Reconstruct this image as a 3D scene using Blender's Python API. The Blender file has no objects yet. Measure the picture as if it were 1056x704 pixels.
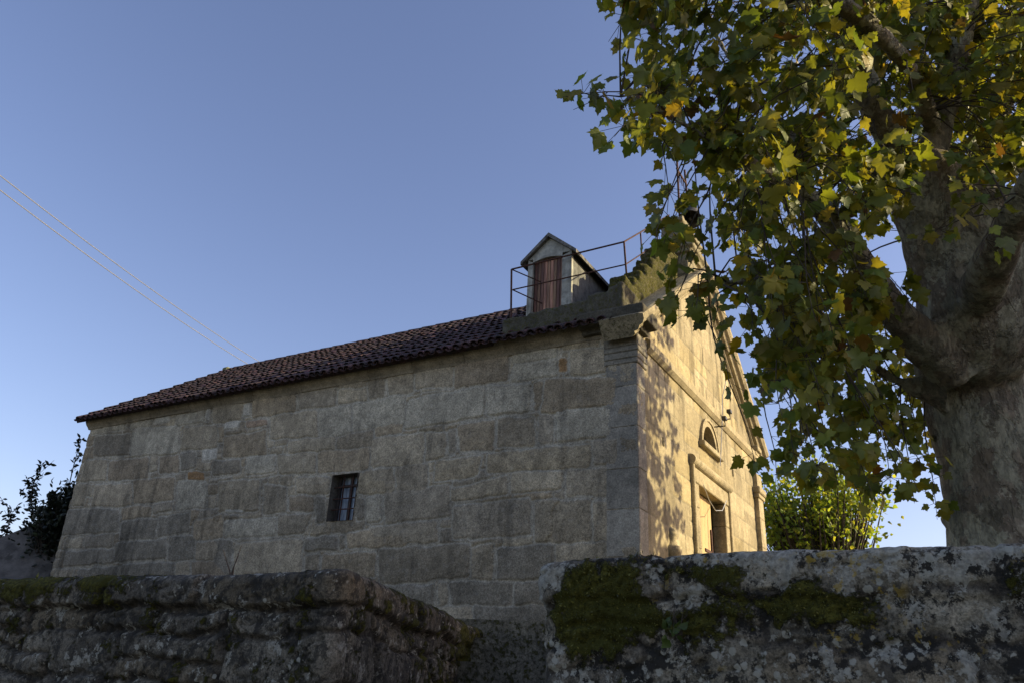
import bpy, math, random
import numpy as np
from mathutils import Vector, Matrix

# ------------------------------------------------------------------ camera, sky, sun, exposure
scn = bpy.context.scene
COL = scn.collection
FPX = 797.5
PITCH, ROLL, YAW = [math.radians(a) for a in (23.70, 2.92, -30.7)]
_F = np.array([0, math.cos(PITCH), math.sin(PITCH)]); _R = np.array([1, 0, 0.]); _U = np.cross(_R, _F)
_R2 = _R*math.cos(ROLL)+_U*math.sin(ROLL); _U2 = -_R*math.sin(ROLL)+_U*math.cos(ROLL)
_M = np.array([[math.cos(YAW), math.sin(YAW), 0], [-math.sin(YAW), math.cos(YAW), 0], [0, 0, 1.]])
RW, UW, FW = _M@_R2, _M@_U2, _M@_F
CAM = np.array([3.5445, -9.3507, -1.4802])      # eye of the photographer, below the churchyard level
cd = bpy.data.cameras.new('camera'); cam = bpy.data.objects.new('camera', cd); COL.objects.link(cam)
cd.sensor_width = 36; cd.lens = FPX/1056*36; cd.clip_start = .05; cd.clip_end = 5000
cam.matrix_world = Matrix(((RW[0], UW[0], -FW[0], CAM[0]), (RW[1], UW[1], -FW[1], CAM[1]), (RW[2], UW[2], -FW[2], CAM[2]), (0, 0, 0, 1)))
scn.camera = cam
SUN_AZ = math.radians(62)     # from +Y towards +X
SUN_EL = math.radians(21)
w = bpy.data.worlds.new('World'); scn.world = w; w.use_nodes = True
wn = w.node_tree; bg = wn.nodes['Background']; sky = wn.nodes.new('ShaderNodeTexSky')
sky.sky_type = 'NISHITA'; sky.sun_disc = False; sky.sun_elevation = SUN_EL; sky.sun_rotation = SUN_AZ
sky.altitude = 0; sky.air_density = 1.0; sky.dust_density = 1.2; sky.ozone_density = 2.2
wb = wn.nodes.new('ShaderNodeMix'); wb.data_type = 'RGBA'; wb.blend_type = 'MULTIPLY'; wb.inputs[0].default_value = 1
wb.inputs[7].default_value = (1.11, .94, 1.0, 1)
wn.links.new(sky.outputs[0], wb.inputs[6]); wn.links.new(wb.outputs[2], bg.inputs[0]); bg.inputs[1].default_value = .14
sd = bpy.data.lights.new('sun', 'SUN'); sun = bpy.data.objects.new('sun', sd); COL.objects.link(sun)
sd.energy = 4.7; sd.angle = math.radians(.5); sd.color = (1, .84, .50)
_sv = Vector((math.sin(SUN_AZ)*math.cos(SUN_EL), math.cos(SUN_AZ)*math.cos(SUN_EL), math.sin(SUN_EL)))
sun.rotation_euler = _sv.to_track_quat('Z', 'Y').to_euler(); sun.location = (20, 10, 12)
scn.view_settings.view_transform = 'Standard'; scn.view_settings.look = 'None'
scn.view_settings.gamma = 1; scn.view_settings.exposure = 0.62; scn.view_settings.use_curve_mapping = False
scn.render.engine = 'CYCLES'

# ------------------------------------------------------------------ helpers
rnd = random.Random(7)
def ray(x, y): return FW+RW*(x-528)/FPX-UW*(y-352)/FPX
def at(x, y, d): return CAM+ray(x, y)*d                      # point d metres out along the view axis
def onp(x, y, ax, v):
    r = ray(x, y); return CAM+r*(v-CAM[ax])/r[ax]            # point on a wall plane

def tag(o, label=None, cat=None, group=None, kind=None):
    if label: o['label'] = label
    if cat: o['category'] = cat
    if group: o['group'] = group
    if kind: o['kind'] = kind
    return o
def thing(name, loc, label, cat, group=None):
    o = bpy.data.objects.new(name, None); COL.objects.link(o); o.location = loc; o.empty_display_size = .2
    return tag(o, label, cat, group)
def link(name, me, mat, parent=None, smooth=False):
    o = bpy.data.objects.new(name, me); COL.objects.link(o)
    if mat: me.materials.append(mat)
    if smooth: me.polygons.foreach_set('use_smooth', [True]*len(me.polygons))
    if parent is not None:
        o.parent = parent
        off = parent.location if parent.parent is None else Vector((0, 0, 0))
        o.matrix_parent_inverse = Matrix.Translation(-off)
    return o

class MB:
    def __init__(s): s.v = []; s.f = []; s.c = []
    def add(s, vs, fs, col=None):
        b = len(s.v); s.v += [tuple(map(float, v)) for v in vs]; s.f += [tuple(i+b for i in f) for f in fs]
        s.c += [col or (1, 1, 1)]*len(vs)
    def box(s, x0, x1, y0, y1, z0, z1, col=None, bev=0, M=None):
        if bev <= 0:
            v = [(x, y, z) for z in (z0, z1) for y in (y0, y1) for x in (x0, x1)]
            f = [(0, 2, 3, 1), (4, 5, 7, 6), (0, 1, 5, 4), (2, 6, 7, 3), (0, 4, 6, 2), (1, 3, 7, 5)]
        else:
            b = bev; v = []
            for (sx, x) in ((0, x0), (1, x1)):
                for (sy, y) in ((0, y0), (1, y1)):
                    for (sz, z) in ((0, z0), (1, z1)):
                        ax, ay, az = x+(b if not sx else -b), y+(b if not sy else -b), z+(b if not sz else -b)
                        v += [(x, ay, az), (ax, y, az), (ax, ay, z)]
            I = lambda a, b_, c, k: (a*4+b_*2+c)*3+k
            f = []
            for a in (0, 1):
                q = [I(a, 0, 0, 0), I(a, 1, 0, 0), I(a, 1, 1, 0), I(a, 0, 1, 0)]; f.append(tuple(q if a else q[::-1]))
                q = [I(0, a, 0, 1), I(1, a, 0, 1), I(1, a, 1, 1), I(0, a, 1, 1)]; f.append(tuple(q[::-1] if a else q))
                q = [I(0, 0, a, 2), I(1, 0, a, 2), I(1, 1, a, 2), I(0, 1, a, 2)]; f.append(tuple(q if a else q[::-1]))
            for a in (0, 1):
                for c in (0, 1):
                    f.append((I(a, c, 0, 0), I(a, c, 1, 0), I(a, c, 1, 1), I(a, c, 0, 1)))
                    f.append((I(a, 0, c, 0), I(a, 1, c, 0), I(a, 1, c, 2), I(a, 0, c, 2)))
                    f.append((I(0, a, c, 1), I(1, a, c, 1), I(1, a, c, 2), I(0, a, c, 2)))
            for a in (0, 1):
                for b_ in (0, 1):
                    for c in (0, 1): f.append((I(a, b_, c, 0), I(a, b_, c, 1), I(a, b_, c, 2)))
        if M is not None: v = [tuple(M@Vector(p)) for p in v]
        s.add(v, f, col)
    def tube(s, pts, rad, n=8, col=None, cap=True):
        pts = [Vector(p) for p in pts]; m = len(pts)
        if not hasattr(rad, '__len__'): rad = [rad]*m
        vs = []; up = None
        for i, p in enumerate(pts):
            t = (pts[min(i+1, m-1)]-pts[max(i-1, 0)]).normalized()
            if up is None: up = Vector((0, 0, 1)) if abs(t.z) < .9 else Vector((1, 0, 0))
            a = t.cross(up).normalized(); b = a.cross(t).normalized(); up = b
            for k in range(n):
                th = 2*math.pi*k/n; vs.append(p+(a*math.cos(th)+b*math.sin(th))*rad[i])
        fs = [(i*n+k, i*n+(k+1) % n, (i+1)*n+(k+1) % n, (i+1)*n+k) for i in range(m-1) for k in range(n)]
        if cap: fs += [tuple(range(n))[::-1], tuple((m-1)*n+k for k in range(n))]
        s.add(vs, fs, col)
    def extrude(s, prof, path, col=None, closed=True):
        """prof: list of (a,b); path: list of (origin, A, B) frames"""
        n = len(prof); vs = []
        for (o, A, B) in path:
            o, A, B = np.array(o, float), np.array(A, float), np.array(B, float)
            vs += [o+A*a+B*b for a, b in prof]
        fs = [(i*n+k, i*n+(k+1) % n, (i+1)*n+(k+1) % n, (i+1)*n+k) for i in range(len(path)-1) for k in range(n)]
        fs += [tuple(range(n))[::-1], tuple((len(path)-1)*n+k for k in range(n))]
        s.add(vs, fs, col)
    def lathe(s, o, prof, n=20, col=None, M=None):
        vs = []
        for r, z in prof:
            for k in range(n):
                v = Vector((r*math.cos(2*math.pi*k/n), r*math.sin(2*math.pi*k/n), z))
                if M is not None: v = M@v
                vs.append(v+Vector(o))
        fs = [(i*n+k, i*n+(k+1) % n, (i+1)*n+(k+1) % n, (i+1)*n+k) for i in range(len(prof)-1) for k in range(n)]
        s.add(vs, fs, col)
    def build(s, name, mat, parent=None, smooth=False, recalc=True):
        me = bpy.data.meshes.new(name); me.from_pydata(s.v, [], s.f); me.update()
        if recalc:
            import bmesh
            bm = bmesh.new(); bm.from_mesh(me); bmesh.ops.recalc_face_normals(bm, faces=bm.faces); bm.to_mesh(me); bm.free()
        setcol(me, np.array(s.c))
        return link(name, me, mat, parent, smooth)
def setcol(me, c, nm='col'):
    a = me.attributes.new(nm, 'FLOAT_COLOR', 'POINT'); c = np.asarray(c, float)
    c4 = np.ones((len(c), 4), np.float32); c4[:, :3] = c; a.data.foreach_set('color', c4.ravel())
def setf(me, nm, v):
    a = me.attributes.new(nm, 'FLOAT', 'POINT'); a.data.foreach_set('value', np.asarray(v, np.float32).ravel())

# numpy value noise
def _h(ix, iy, iz, s):
    h = (ix.astype(np.int64)*374761393+iy.astype(np.int64)*668265263+iz.astype(np.int64)*2147483647+s*974711) & 0xffffffff
    h = ((h ^ (h >> 13))*1274126177) & 0xffffffff
    h = ((h ^ (h >> 16))*2246822519) & 0xffffffff
    return ((h ^ (h >> 15)) & 0xffffff)/float(0xffffff)
def vn(x, y, z=0., s=0):
    x, y = np.asarray(x, float), np.asarray(y, float); z = np.asarray(z, float)+np.zeros_like(x)
    ix, iy, iz = np.floor(x), np.floor(y), np.floor(z); fx, fy, fz = x-ix, y-iy, z-iz
    fx, fy, fz = [t*t*(3-2*t) for t in (fx, fy, fz)]
    r = 0
    for a in (0, 1):
        for b in (0, 1):
            for c in (0, 1):
                r = r+_h(ix+a, iy+b, iz+c, s)*(fx if a else 1-fx)*(fy if b else 1-fy)*(fz if c else 1-fz)
    return r*2-1
def fbm(x, y, z=0., s=0, o=4, g=.5):
    r = 0; a = 1; f = 1; t = 0
    for i in range(o): r = r+a*vn(x*f, y*f, np.asarray(z)*f, s+i*17); t += a; a *= g; f *= 2.03
    return r/t
def sstep(a, b, x): t = np.clip((x-a)/(b-a), 0, 1); return t*t*(3-2*t)

# ------------------------------------------------------------------ materials
def newmat(name):
    m = bpy.data.materials.new(name); m.use_nodes = True; nt = m.node_tree; nt.nodes.clear()
    out = nt.nodes.new('ShaderNodeOutputMaterial'); p = nt.nodes.new('ShaderNodeBsdfPrincipled')
    nt.links.new(p.outputs[0], out.inputs[0]); return m, nt, p, out
class N:
    def __init__(s, nt):
        s.nt = nt; tc = nt.nodes.new('ShaderNodeTexCoord'); s.co = tc.outputs['Object']
    def L(s, a, b): s.nt.links.new(a, b)
    def val(s, sock, v):
        if hasattr(v, 'is_linked'): s.L(v, sock)
        elif v is not None:
            if sock.type == 'RGBA' and not hasattr(v, '__len__'): v = (v, v, v)
            if hasattr(v, '__len__') and sock.type == 'RGBA' and len(v) == 3: v = (*v, 1)
            sock.default_value = v
    def noise(s, sc, det=4, rough=.6, scale3=None, dist=0, off=None):
        n = s.nt.nodes.new('ShaderNodeTexNoise'); n.inputs['Scale'].default_value = sc; n.inputs['Detail'].default_value = det
        n.inputs['Roughness'].default_value = rough; n.inputs['Distortion'].default_value = dist
        if scale3 or off:
            mp = s.nt.nodes.new('ShaderNodeMapping'); mp.inputs['Scale'].default_value = scale3 or (1, 1, 1)
            mp.inputs['Location'].default_value = off or (0, 0, 0)
            s.L(s.co, mp.inputs[0]); s.L(mp.outputs[0], n.inputs['Vector'])
        else: s.L(s.co, n.inputs['Vector'])
        return n.outputs[0]
    def vor(s, sc, feat='F1'):
        n = s.nt.nodes.new('ShaderNodeTexVoronoi'); n.inputs['Scale'].default_value = sc; n.feature = feat
        wv = s.nt.nodes.new('ShaderNodeVectorMath'); wv.operation = 'MULTIPLY_ADD'
        nn = s.nt.nodes.new('ShaderNodeTexNoise'); nn.inputs['Scale'].default_value = sc*2.2; s.L(s.co, nn.inputs['Vector'])
        s.L(nn.outputs[1], wv.inputs[0]); wv.inputs[1].default_value = (.5/sc,)*3; s.L(s.co, wv.inputs[2]); s.L(wv.outputs[0], n.inputs['Vector'])
        return n.outputs[0]
    def ramp(s, f, lo, hi, a=0., b=1.):
        r = s.nt.nodes.new('ShaderNodeMapRange'); r.interpolation_type = 'SMOOTHSTEP'
        s.val(r.inputs[0], f)
        for i, v in zip((1, 2, 3, 4), (lo, hi, a, b)): r.inputs[i].default_value = v
        return r.outputs[0]
    def m(s, op, a, b=None):
        n = s.nt.nodes.new('ShaderNodeMath'); n.operation = op; s.val(n.inputs[0], a)
        if b is not None: s.val(n.inputs[1], b)
        return n.outputs[0]
    def mix(s, f, a, b, mode='MIX'):
        n = s.nt.nodes.new('ShaderNodeMix'); n.data_type = 'RGBA'; n.blend_type = mode
        s.val(n.inputs[0], f); s.val(n.inputs[6], a); s.val(n.inputs[7], b); return n.outputs[2]
    def attr(s, nm, fac=False):
        n = s.nt.nodes.new('ShaderNodeAttribute'); n.attribute_name = nm; return n.outputs['Fac' if fac else 'Color']
    def bump(s, h, st, dist, p):
        b = s.nt.nodes.new('ShaderNodeBump'); b.inputs['Strength'].default_value = st; b.inputs['Distance'].default_value = dist
        s.L(h, b.inputs['Height']); s.L(b.outputs[0], p.inputs['Normal'])

def stone_mat(name, base=(1, 1, 1), speck=.45, stain=.45, lichen=.0, moss=True, bump=.5, white=0., scale=1., yellow=0., dark=0.):
    m, nt, p, out = newmat(name); n = N(nt)
    c = n.mix(1, n.attr('col'), base, 'MULTIPLY')
    g = n.m('ADD', n.m('MULTIPLY', n.noise(95*scale, 3, .7), .5), n.m('MULTIPLY', n.noise(34*scale, 4, .8), .5)); sp = n.ramp(g, .38, .63, 1-speck, 1+speck*.8)
    c = n.mix(1, c, n.mix(0, sp, sp), 'MULTIPLY')
    mid = n.noise(7*scale, 5, .65); c = n.mix(1, c, n.ramp(mid, .3, .7, 1-stain*.6, 1+stain*.5), 'MULTIPLY')
    big = n.noise(1.3*scale, 4, .6, off=(3, 8, 1)); c = n.mix(1, c, n.ramp(big, .35, .65, 1-stain*.5, 1+stain*.25), 'MULTIPLY')
    st = n.noise(5*scale, 4, .6, scale3=(1, 1, .16)); c = n.mix(n.ramp(st, .52, .75, 0, stain), c, (.045, .042, .036))
    pit = n.noise(38*scale, 3, .6); c = n.mix(n.ramp(pit, .6, .72, 0, .55), c, (.05, .045, .035))
    if dark > 0:
        db = n.m('MULTIPLY', n.ramp(n.noise(11*scale, 6, .75, off=(1, 2, 9)), .49, .56), dark)
        c = n.mix(db, c, (.02, .019, .016))
    if lichen > 0:
        lm = n.ramp(n.m('ADD', n.noise(9, 6, .72, off=(5, 1, 2)), n.m('MULTIPLY', n.attr('lich', True), .10)), .60-.05*lichen, .635-.05*lichen)
        lc = n.mix(n.ramp(n.noise(60, 2), .3, .7), (.19, .18, .145), (.37, .355, .285))
        c = n.mix(n.m('MULTIPLY', lm, .85), c, lc)
        v = n.vor(21); spots = n.m('MULTIPLY', n.ramp(v, .26, .36, 1, 0), n.ramp(n.noise(5.3, 5, .7, off=(9, 3, 3)), .60-.09*lichen, .63-.09*lichen))
        c = n.mix(n.m('MULTIPLY', spots, .8), c, (.34, .33, .265))
    if white > 0:
        ed = n.ramp(n.noise(16, 4), .55, .66); c = n.mix(n.m('MULTIPLY', ed, white), c, (.5, .49, .44))
    if yellow > 0:
        ym = n.m('MULTIPLY', n.ramp(n.noise(26, 3, off=(4, 4, 4)), .55, .62), n.ramp(n.noise(2.6, 2, off=(7, 1, 5)), .54, .62)); c = n.mix(n.m('MULTIPLY', ym, yellow), c, (.32, .22, .03))
    h = n.m('ADD', n.m('MULTIPLY', g, .35), n.m('ADD', n.m('MULTIPLY', mid, .9), n.m('MULTIPLY', pit, -.5)))
    if moss:
        mm = n.ramp(n.m('ADD', n.m('MULTIPLY', n.m('SUBTRACT', n.noise(22, 8, .82), .5), 1.5), n.attr('moss', True)), .42, .58)
        mc = n.mix(n.ramp(n.noise(45, 3, .7), .3, .7), (.032, .032, .007), (.14, .13, .022))
        mc = n.mix(n.ramp(n.noise(4, 2), .4, .7), mc, (.065, .065, .011))
        c = n.mix(mm, c, mc); h = n.m('ADD', h, n.m('MULTIPLY', mm, n.m('ADD', .6, n.m('MULTIPLY', n.noise(120, 3, .8), 1.6))))
    n.L(c, p.inputs['Base Color']); p.inputs['Roughness'].default_value = .93; p.inputs['Specular IOR Level'].default_value = .2
    n.bump(h, bump, .012, p); return m
def plain(name, col, rough=.7, metal=0., var=.3, sc=12, bump=.2, streak=0, col2=None, useattr=False):
    m, nt, p, out = newmat(name); n = N(nt)
    f = n.noise(sc, 5, .65); c = n.mix(1, col, n.ramp(f, .3, .7, 1-var, 1+var), 'MULTIPLY')
    if useattr: c = n.mix(1, c, n.attr('col'), 'MULTIPLY')
    if col2 is not None: c = n.mix(n.ramp(n.noise(sc*.6, 5, .7, off=(3, 3, 3)), .48, .6), c, col2)
    if streak: c = n.mix(n.ramp(n.noise(14, 4, .6, scale3=(1, 1, .08)), .5, .72, 0, streak), c, (.03, .028, .024))
    n.L(c, p.inputs['Base Color']); p.inputs['Roughness'].default_value = rough; p.inputs['Metallic'].default_value = metal
    if bump: n.bump(n.noise(sc*5, 4, .7), bump, .006, p)
    return m
M_wall = stone_mat('granite_side_wall', speck=.50, stain=.40, bump=.9, white=.10)
M_fac = stone_mat('granite_facade', speck=.22, stain=.22, bump=.5)
M_near = stone_mat('mossy_granite', speck=.5, stain=.6, lichen=1., bump=.9, yellow=.6, dark=.95)
M_nearl = stone_mat('mossy_granite_left', speck=.5, stain=.6, lichen=.35, bump=1., dark=.75)
M_trim = stone_mat('granite_trim', speck=.35, stain=.35, bump=.4)
M_tile = plain('clay_tile', (.062, .032, .028), .9, 0, .6, 14, .4, col2=(.035, .028, .024), useattr=True)
M_rust = plain('rusty_iron', (.085, .036, .022), .8, .3, .5, 40, .4, col2=(.035, .02, .016))
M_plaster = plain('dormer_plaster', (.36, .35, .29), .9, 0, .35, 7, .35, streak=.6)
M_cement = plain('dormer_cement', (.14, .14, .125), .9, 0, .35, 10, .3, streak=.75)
M_darkroof = plain('dormer_slab', (.15, .14, .12), .9, 0, .4, 14, .3, col2=(.05, .045, .035))
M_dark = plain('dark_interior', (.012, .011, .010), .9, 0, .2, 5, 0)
M_iron = plain('old_bronze', (.06, .055, .045), .6, .5, .4, 30, .2)
M_black = plain('cable_black', (.02, .02, .022), .5, 0, .1, 20, 0)
M_white = plain('cable_pale', (.45, .45, .45), .4, .3, .1, 20, 0)
M_ground = plain('earth_ground', (.06, .062, .03), .95, 0, .5, 3, .5, col2=(.10, .085, .06))
M_path = plain('worn_path', (.13, .12, .10), .95, 0, .4, 5, .5)
def wood_mat(name, a, b, sc=3.):
    m, nt, p, out = newmat(name); n = N(nt)
    f = n.noise(sc, 6, .7, scale3=(9, 9, .6)); c = n.mix(n.ramp(f, .36, .62), a, b)
    c = n.mix(1, c, n.attr('col'), 'MULTIPLY')
    c = n.mix(n.ramp(n.noise(sc*2.2, 4, .7, scale3=(6, 6, .3), off=(5, 0, 0)), .58, .66, 0, .8), c, (.02, .014, .012))
    n.L(c, p.inputs['Base Color']); p.inputs['Roughness'].default_value = .75; n.bump(f, .4, .005, p); return m
M_wood = wood_mat('weathered_red_planks', (.36, .19, .115), (.15, .075, .052))
M_doorw = wood_mat('ochre_door_paint', (.52, .38, .17), (.42, .30, .13), 1.2)

def leaf_mat(name, tr=.5):
    m, nt, p, out = newmat(name); n = N(nt)
    c = n.mix(1, n.attr('col'), n.ramp(n.noise(9, 3), .3, .7, .8, 1.2), 'MULTIPLY')
    n.L(c, p.inputs['Base Color']); p.inputs['Roughness'].default_value = .5; p.inputs['Specular IOR Level'].default_value = .35
    t = nt.nodes.new('ShaderNodeBsdfTranslucent'); n.L(n.mix(1, c, (1.6, 1.4, .5), 'MULTIPLY'), t.inputs[0])
    mx = nt.nodes.new('ShaderNodeMixShader'); mx.inputs[0].default_value = tr
    n.L(p.outputs[0], mx.inputs[1]); n.L(t.outputs[0], mx.inputs[2]); n.L(mx.outputs[0], out.inputs[0]); return m
M_leaf = leaf_mat('plane_leaf', .45); M_leaf2 = leaf_mat('sunlit_leaf', .6); M_dleaf = leaf_mat('dark_evergreen_leaf', .1)
def bark_mat():
    m, nt, p, out = newmat('plane_bark'); n = N(nt)
    f = n.ramp(n.vor(7), .25, .5); f2 = n.ramp(n.noise(9, 5, .7, scale3=(1, 1, .55)), .46, .56)
    c = n.mix(f2, (.215, .17, .11), (.34, .285, .19)); c = n.mix(n.m('MULTIPLY', f, .35), c, (.13, .105, .075))
    c = n.mix(n.ramp(n.noise(9, 6, .7, off=(4, 4, 1)), .57, .62, 0, .8), c, (.40, .36, .25))
    vo = nt.nodes.new('ShaderNodeTexVoronoi'); vo.inputs['Scale'].default_value = 8.5
    wv = nt.nodes.new('ShaderNodeVectorMath'); wv.operation = 'MULTIPLY_ADD'; nn = nt.nodes.new('ShaderNodeTexNoise'); nn.inputs['Scale'].default_value = 11; nn.inputs['Detail'].default_value = 5; nn.inputs['Roughness'].default_value = .7
    n.L(n.co, nn.inputs['Vector']); n.L(nn.outputs[1], wv.inputs[0]); wv.inputs[1].default_value = (.16, .16, .3); mp = nt.nodes.new('ShaderNodeMapping'); mp.inputs['Scale'].default_value = (1, 1, .55)
    n.L(n.co, mp.inputs[0]); n.L(mp.outputs[0], wv.inputs[2]); n.L(wv.outputs[0], vo.inputs['Vector'])
    sx_ = nt.nodes.new('ShaderNodeSeparateColor'); n.L(vo.outputs['Color'], sx_.inputs[0])
    c = n.mix(n.ramp(sx_.outputs[0], .58, .60, 0, .75), c, (.37, .35, .24)); c = n.mix(n.ramp(sx_.outputs[1], .74, .76, 0, .6), c, (.13, .12, .075))
    plate = n.m('ADD', n.ramp(sx_.outputs[0], .58, .60), n.ramp(sx_.outputs[1], .74, .76))
    gn = n.noise(30, 5, .7, scale3=(1, 1, .4)); c = n.mix(1, c, n.ramp(gn, .3, .7, .6, 1.25), 'MULTIPLY')
    c = n.mix(n.ramp(n.noise(22, 5, .8, scale3=(.5, .5, 1.6)), .6, .68, 0, .6), c, (.08, .062, .042))
    n.L(c, p.inputs['Base Color']); p.inputs['Roughness'].default_value = .9
    n.bump(n.m('ADD', gn, n.m('SUBTRACT', n.m('MULTIPLY', f2, .9), n.m('MULTIPLY', plate, .7))), .9, .02, p); return m
M_bark = bark_mat()
M_twig = plain('twig_bark', (.055, .042, .028), .85, 0, .3, 30, 0)
def glass_mat():
    m, nt, p, out = newmat('window_pane'); n = N(nt)
    n.L(n.mix(n.ramp(n.noise(8, 3, .6, scale3=(4, 1, .4)), .4, .6), (.17, .21, .26), (.32, .38, .44)), p.inputs['Base Color'])
    p.inputs['Roughness'].default_value = .25; return m
M_glass = glass_mat()

# ------------------------------------------------------------------ stone relief surfaces
def quad_field(us, vs, quads, wu, wv, rr=.045):
    """us, vs 1D grids; quads Nx4x2; returns max signed distance and id"""
    D = np.full((len(us), len(vs)), -9.); I = np.full((len(us), len(vs)), -1)
    for q, Q in enumerate(quads):
        Q = np.array(Q, float)
        A = sum(Q[k][0]*Q[(k+1) % 4][1]-Q[(k+1) % 4][0]*Q[k][1] for k in range(4))
        if A < 0: Q = Q[::-1]
        i0, i1 = np.searchsorted(us, Q[:, 0].min()-.12), np.searchsorted(us, Q[:, 0].max()+.12)
        j0, j1 = np.searchsorted(vs, Q[:, 1].min()-.12), np.searchsorted(vs, Q[:, 1].max()+.12)
        if i1 <= i0 or j1 <= j0: continue
        X, Y = wu[i0:i1, j0:j1], wv[i0:i1, j0:j1]; acc = 0
        r = min(rr, .3*min(np.ptp(Q[:, 0]), np.ptp(Q[:, 1]))); mn = np.full(X.shape, 9.)
        for k in range(4):
            a, b = Q[k], Q[(k+1) % 4]; L = np.hypot(*(b-a))+1e-9
            d = ((b[0]-a[0])*(Y-a[1])-(b[1]-a[1])*(X-a[0]))/L; mn = np.minimum(mn, d)
            acc = acc+np.maximum(r-d, 0)**2
        d = np.where(mn > r, mn, r-np.sqrt(acc))
        s = D[i0:i1, j0:j1]; t = I[i0:i1, j0:j1]; up = d > s
        s[up] = d[up]; t[up] = q
    return D, I
def courses(u0, u1, v0, v1, h, wd, seed, gap=.008, jit=.012):
    r = random.Random(seed); out = []; v = v0
    while v < v1-.02:
        hh = r.uniform(*h)
        if v+hh > v1-h[0]*.5: hh = v1-v
        u = u0-r.uniform(0, wd[0])
        while u < u1:
            ww = r.uniform(*wd); J = lambda: r.uniform(-jit, jit)
            if r.random() < .18 and hh > h[0]*1.1:
                s = r.uniform(.35, .65)*hh
                out.append([(u+gap, v+gap), (u+ww-gap, v+gap), (u+ww-gap, v+s-gap), (u+gap, v+s-gap)])
                out.append([(u+gap, v+s+gap), (u+ww-gap, v+s+gap), (u+ww-gap, v+hh-gap), (u+gap, v+hh-gap)])
            else:
                out.append([(u+gap+J(), v+gap+J()*.7), (u+ww-gap+J(), v+gap+J()*.7), (u+ww-gap+J(), v+hh-gap+J()*.7), (u+gap+J(), v+hh-gap+J()*.7)])
            u += ww
        v += hh
    return out
def grid_mesh(name, P, keep, attrs, mat, parent, smooth=True):
    nu, nv = P.shape[:2]; idx = np.arange(nu*nv).reshape(nu, nv)
    F = np.stack([idx[:-1, :-1], idx[1:, :-1], idx[1:, 1:], idx[:-1, 1:]], -1)
    F = F[keep] if keep is not None else F.reshape(-1, 4)
    used = np.unique(F); mp = np.full(nu*nv, -1); mp[used] = np.arange(len(used)); F = mp[F]
    V = P.reshape(-1, 3)[used]
    me = bpy.data.meshes.new(name); me.vertices.add(len(V)); me.vertices.foreach_set('co', V.astype(np.float32).ravel())
    me.loops.add(F.size); me.loops.foreach_set('vertex_index', F.astype(np.int32).ravel())
    me.polygons.add(len(F)); me.polygons.foreach_set('loop_start', np.arange(0, F.size, 4, dtype=np.int32))
    me.update(); me.validate()
    for k, v in attrs.items():
        if k == 'col': setcol(me, v.reshape(-1, 3)[used])
        else: setf(me, k, v.ravel()[used])
    return link(name, me, mat, parent, smooth)
def relief_data(us, vs, quads, fill, seed, depth=.02, edge=.028, warp=.012, bulge=.012, pal=None, mortar=(.20, .185, .155), tints=None, rr=.045):
    U, V = np.meshgrid(us, vs, indexing='ij')
    wu = U+warp*fbm(U*4, V*4, s=seed, o=3)+warp*.35*fbm(U*22, V*22, s=seed+3, o=2)
    wv = V+warp*fbm(U*4, V*4, s=seed+9, o=3)+warp*.35*fbm(U*22, V*22, s=seed+5, o=2)
    D, I = quad_field(us, vs, quads, wu, wv, rr) if len(quads) else (np.full(U.shape, -9.), np.full(U.shape, -1))
    if fill:
        D2, I2 = quad_field(us, vs, fill, wu, wv, rr*.7)
        D2 = np.minimum(D2, -D-.02) if len(quads) else D2
        up = (D2 > D); D = np.where(up, D2, D); I = np.where(up, I2+len(quads), I)
    n = len(quads)+len(fill or []); r = np.random.RandomState(seed)
    off = r.uniform(-1, 1, n+1); tl = r.uniform(-1, 1, (n+1, 2)); val = r.uniform(0, 1, n+1); hue = r.randint(0, len(pal), n+1); hb = r.uniform(0, 1, n+1)
    st = sstep(-.004, edge, D)
    h = depth*st+st*(off[I]*.5*depth+bulge*np.clip(D/.15, 0, 1)*(.3+.7*hb[I]))+.0045*fbm(U*9, V*9, s=seed+2, o=4)+st*.004*fbm(U*40, V*40, s=seed+4, o=3)
    P = np.array(pal); base = P[hue[I]]*(.80+.36*val[I])[..., None]
    if tints:
        for q, c in tints.items(): base = np.where((I == q)[..., None], np.array(c), base)
    c = base*(1+.10*fbm(U*3, V*3, s=seed+8, o=3))[..., None]
    c = c*st[..., None]+np.array(mortar)*(1-st)[..., None]
    return U, V, D, I, h, c, st

def roughen(o, vox, amp, col, seed=0, moss=.1, sc=7, var=.25):
    md = o.modifiers.new('r', 'REMESH'); md.mode = 'VOXEL'; md.voxel_size = vox
    dg = bpy.context.evaluated_depsgraph_get(); m2 = bpy.data.meshes.new_from_object(o.evaluated_get(dg)); o.modifiers.clear()
    old = o.data; o.data = m2; bpy.data.meshes.remove(old); n = len(m2.vertices)
    co = np.zeros(n*3, np.float32); m2.vertices.foreach_get('co', co); co = co.reshape(-1, 3).astype(float)
    no = np.zeros(n*3, np.float32); m2.vertices.foreach_get('normal', no); no = no.reshape(-1, 3)
    f = fbm(co[:, 0]*sc, co[:, 1]*sc, co[:, 2]*sc, s=seed, o=4, g=.6); co2 = co+no*(amp*f)[:, None]
    m2.vertices.foreach_set('co', co2.astype(np.float32).ravel()); m2.update(); m2.polygons.foreach_set('use_smooth', [True]*len(m2.polygons))
    for a in [a.name for a in m2.attributes if a.name in ('col', 'moss')]: m2.attributes.remove(m2.attributes[a])
    setcol(m2, np.array(col)*(1+var*fbm(co[:, 0]*2.5, co[:, 1]*2.5, co[:, 2]*2.5, s=seed+5, o=3))[:, None]); setf(m2, 'moss', np.full(n, float(moss))); return o
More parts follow.
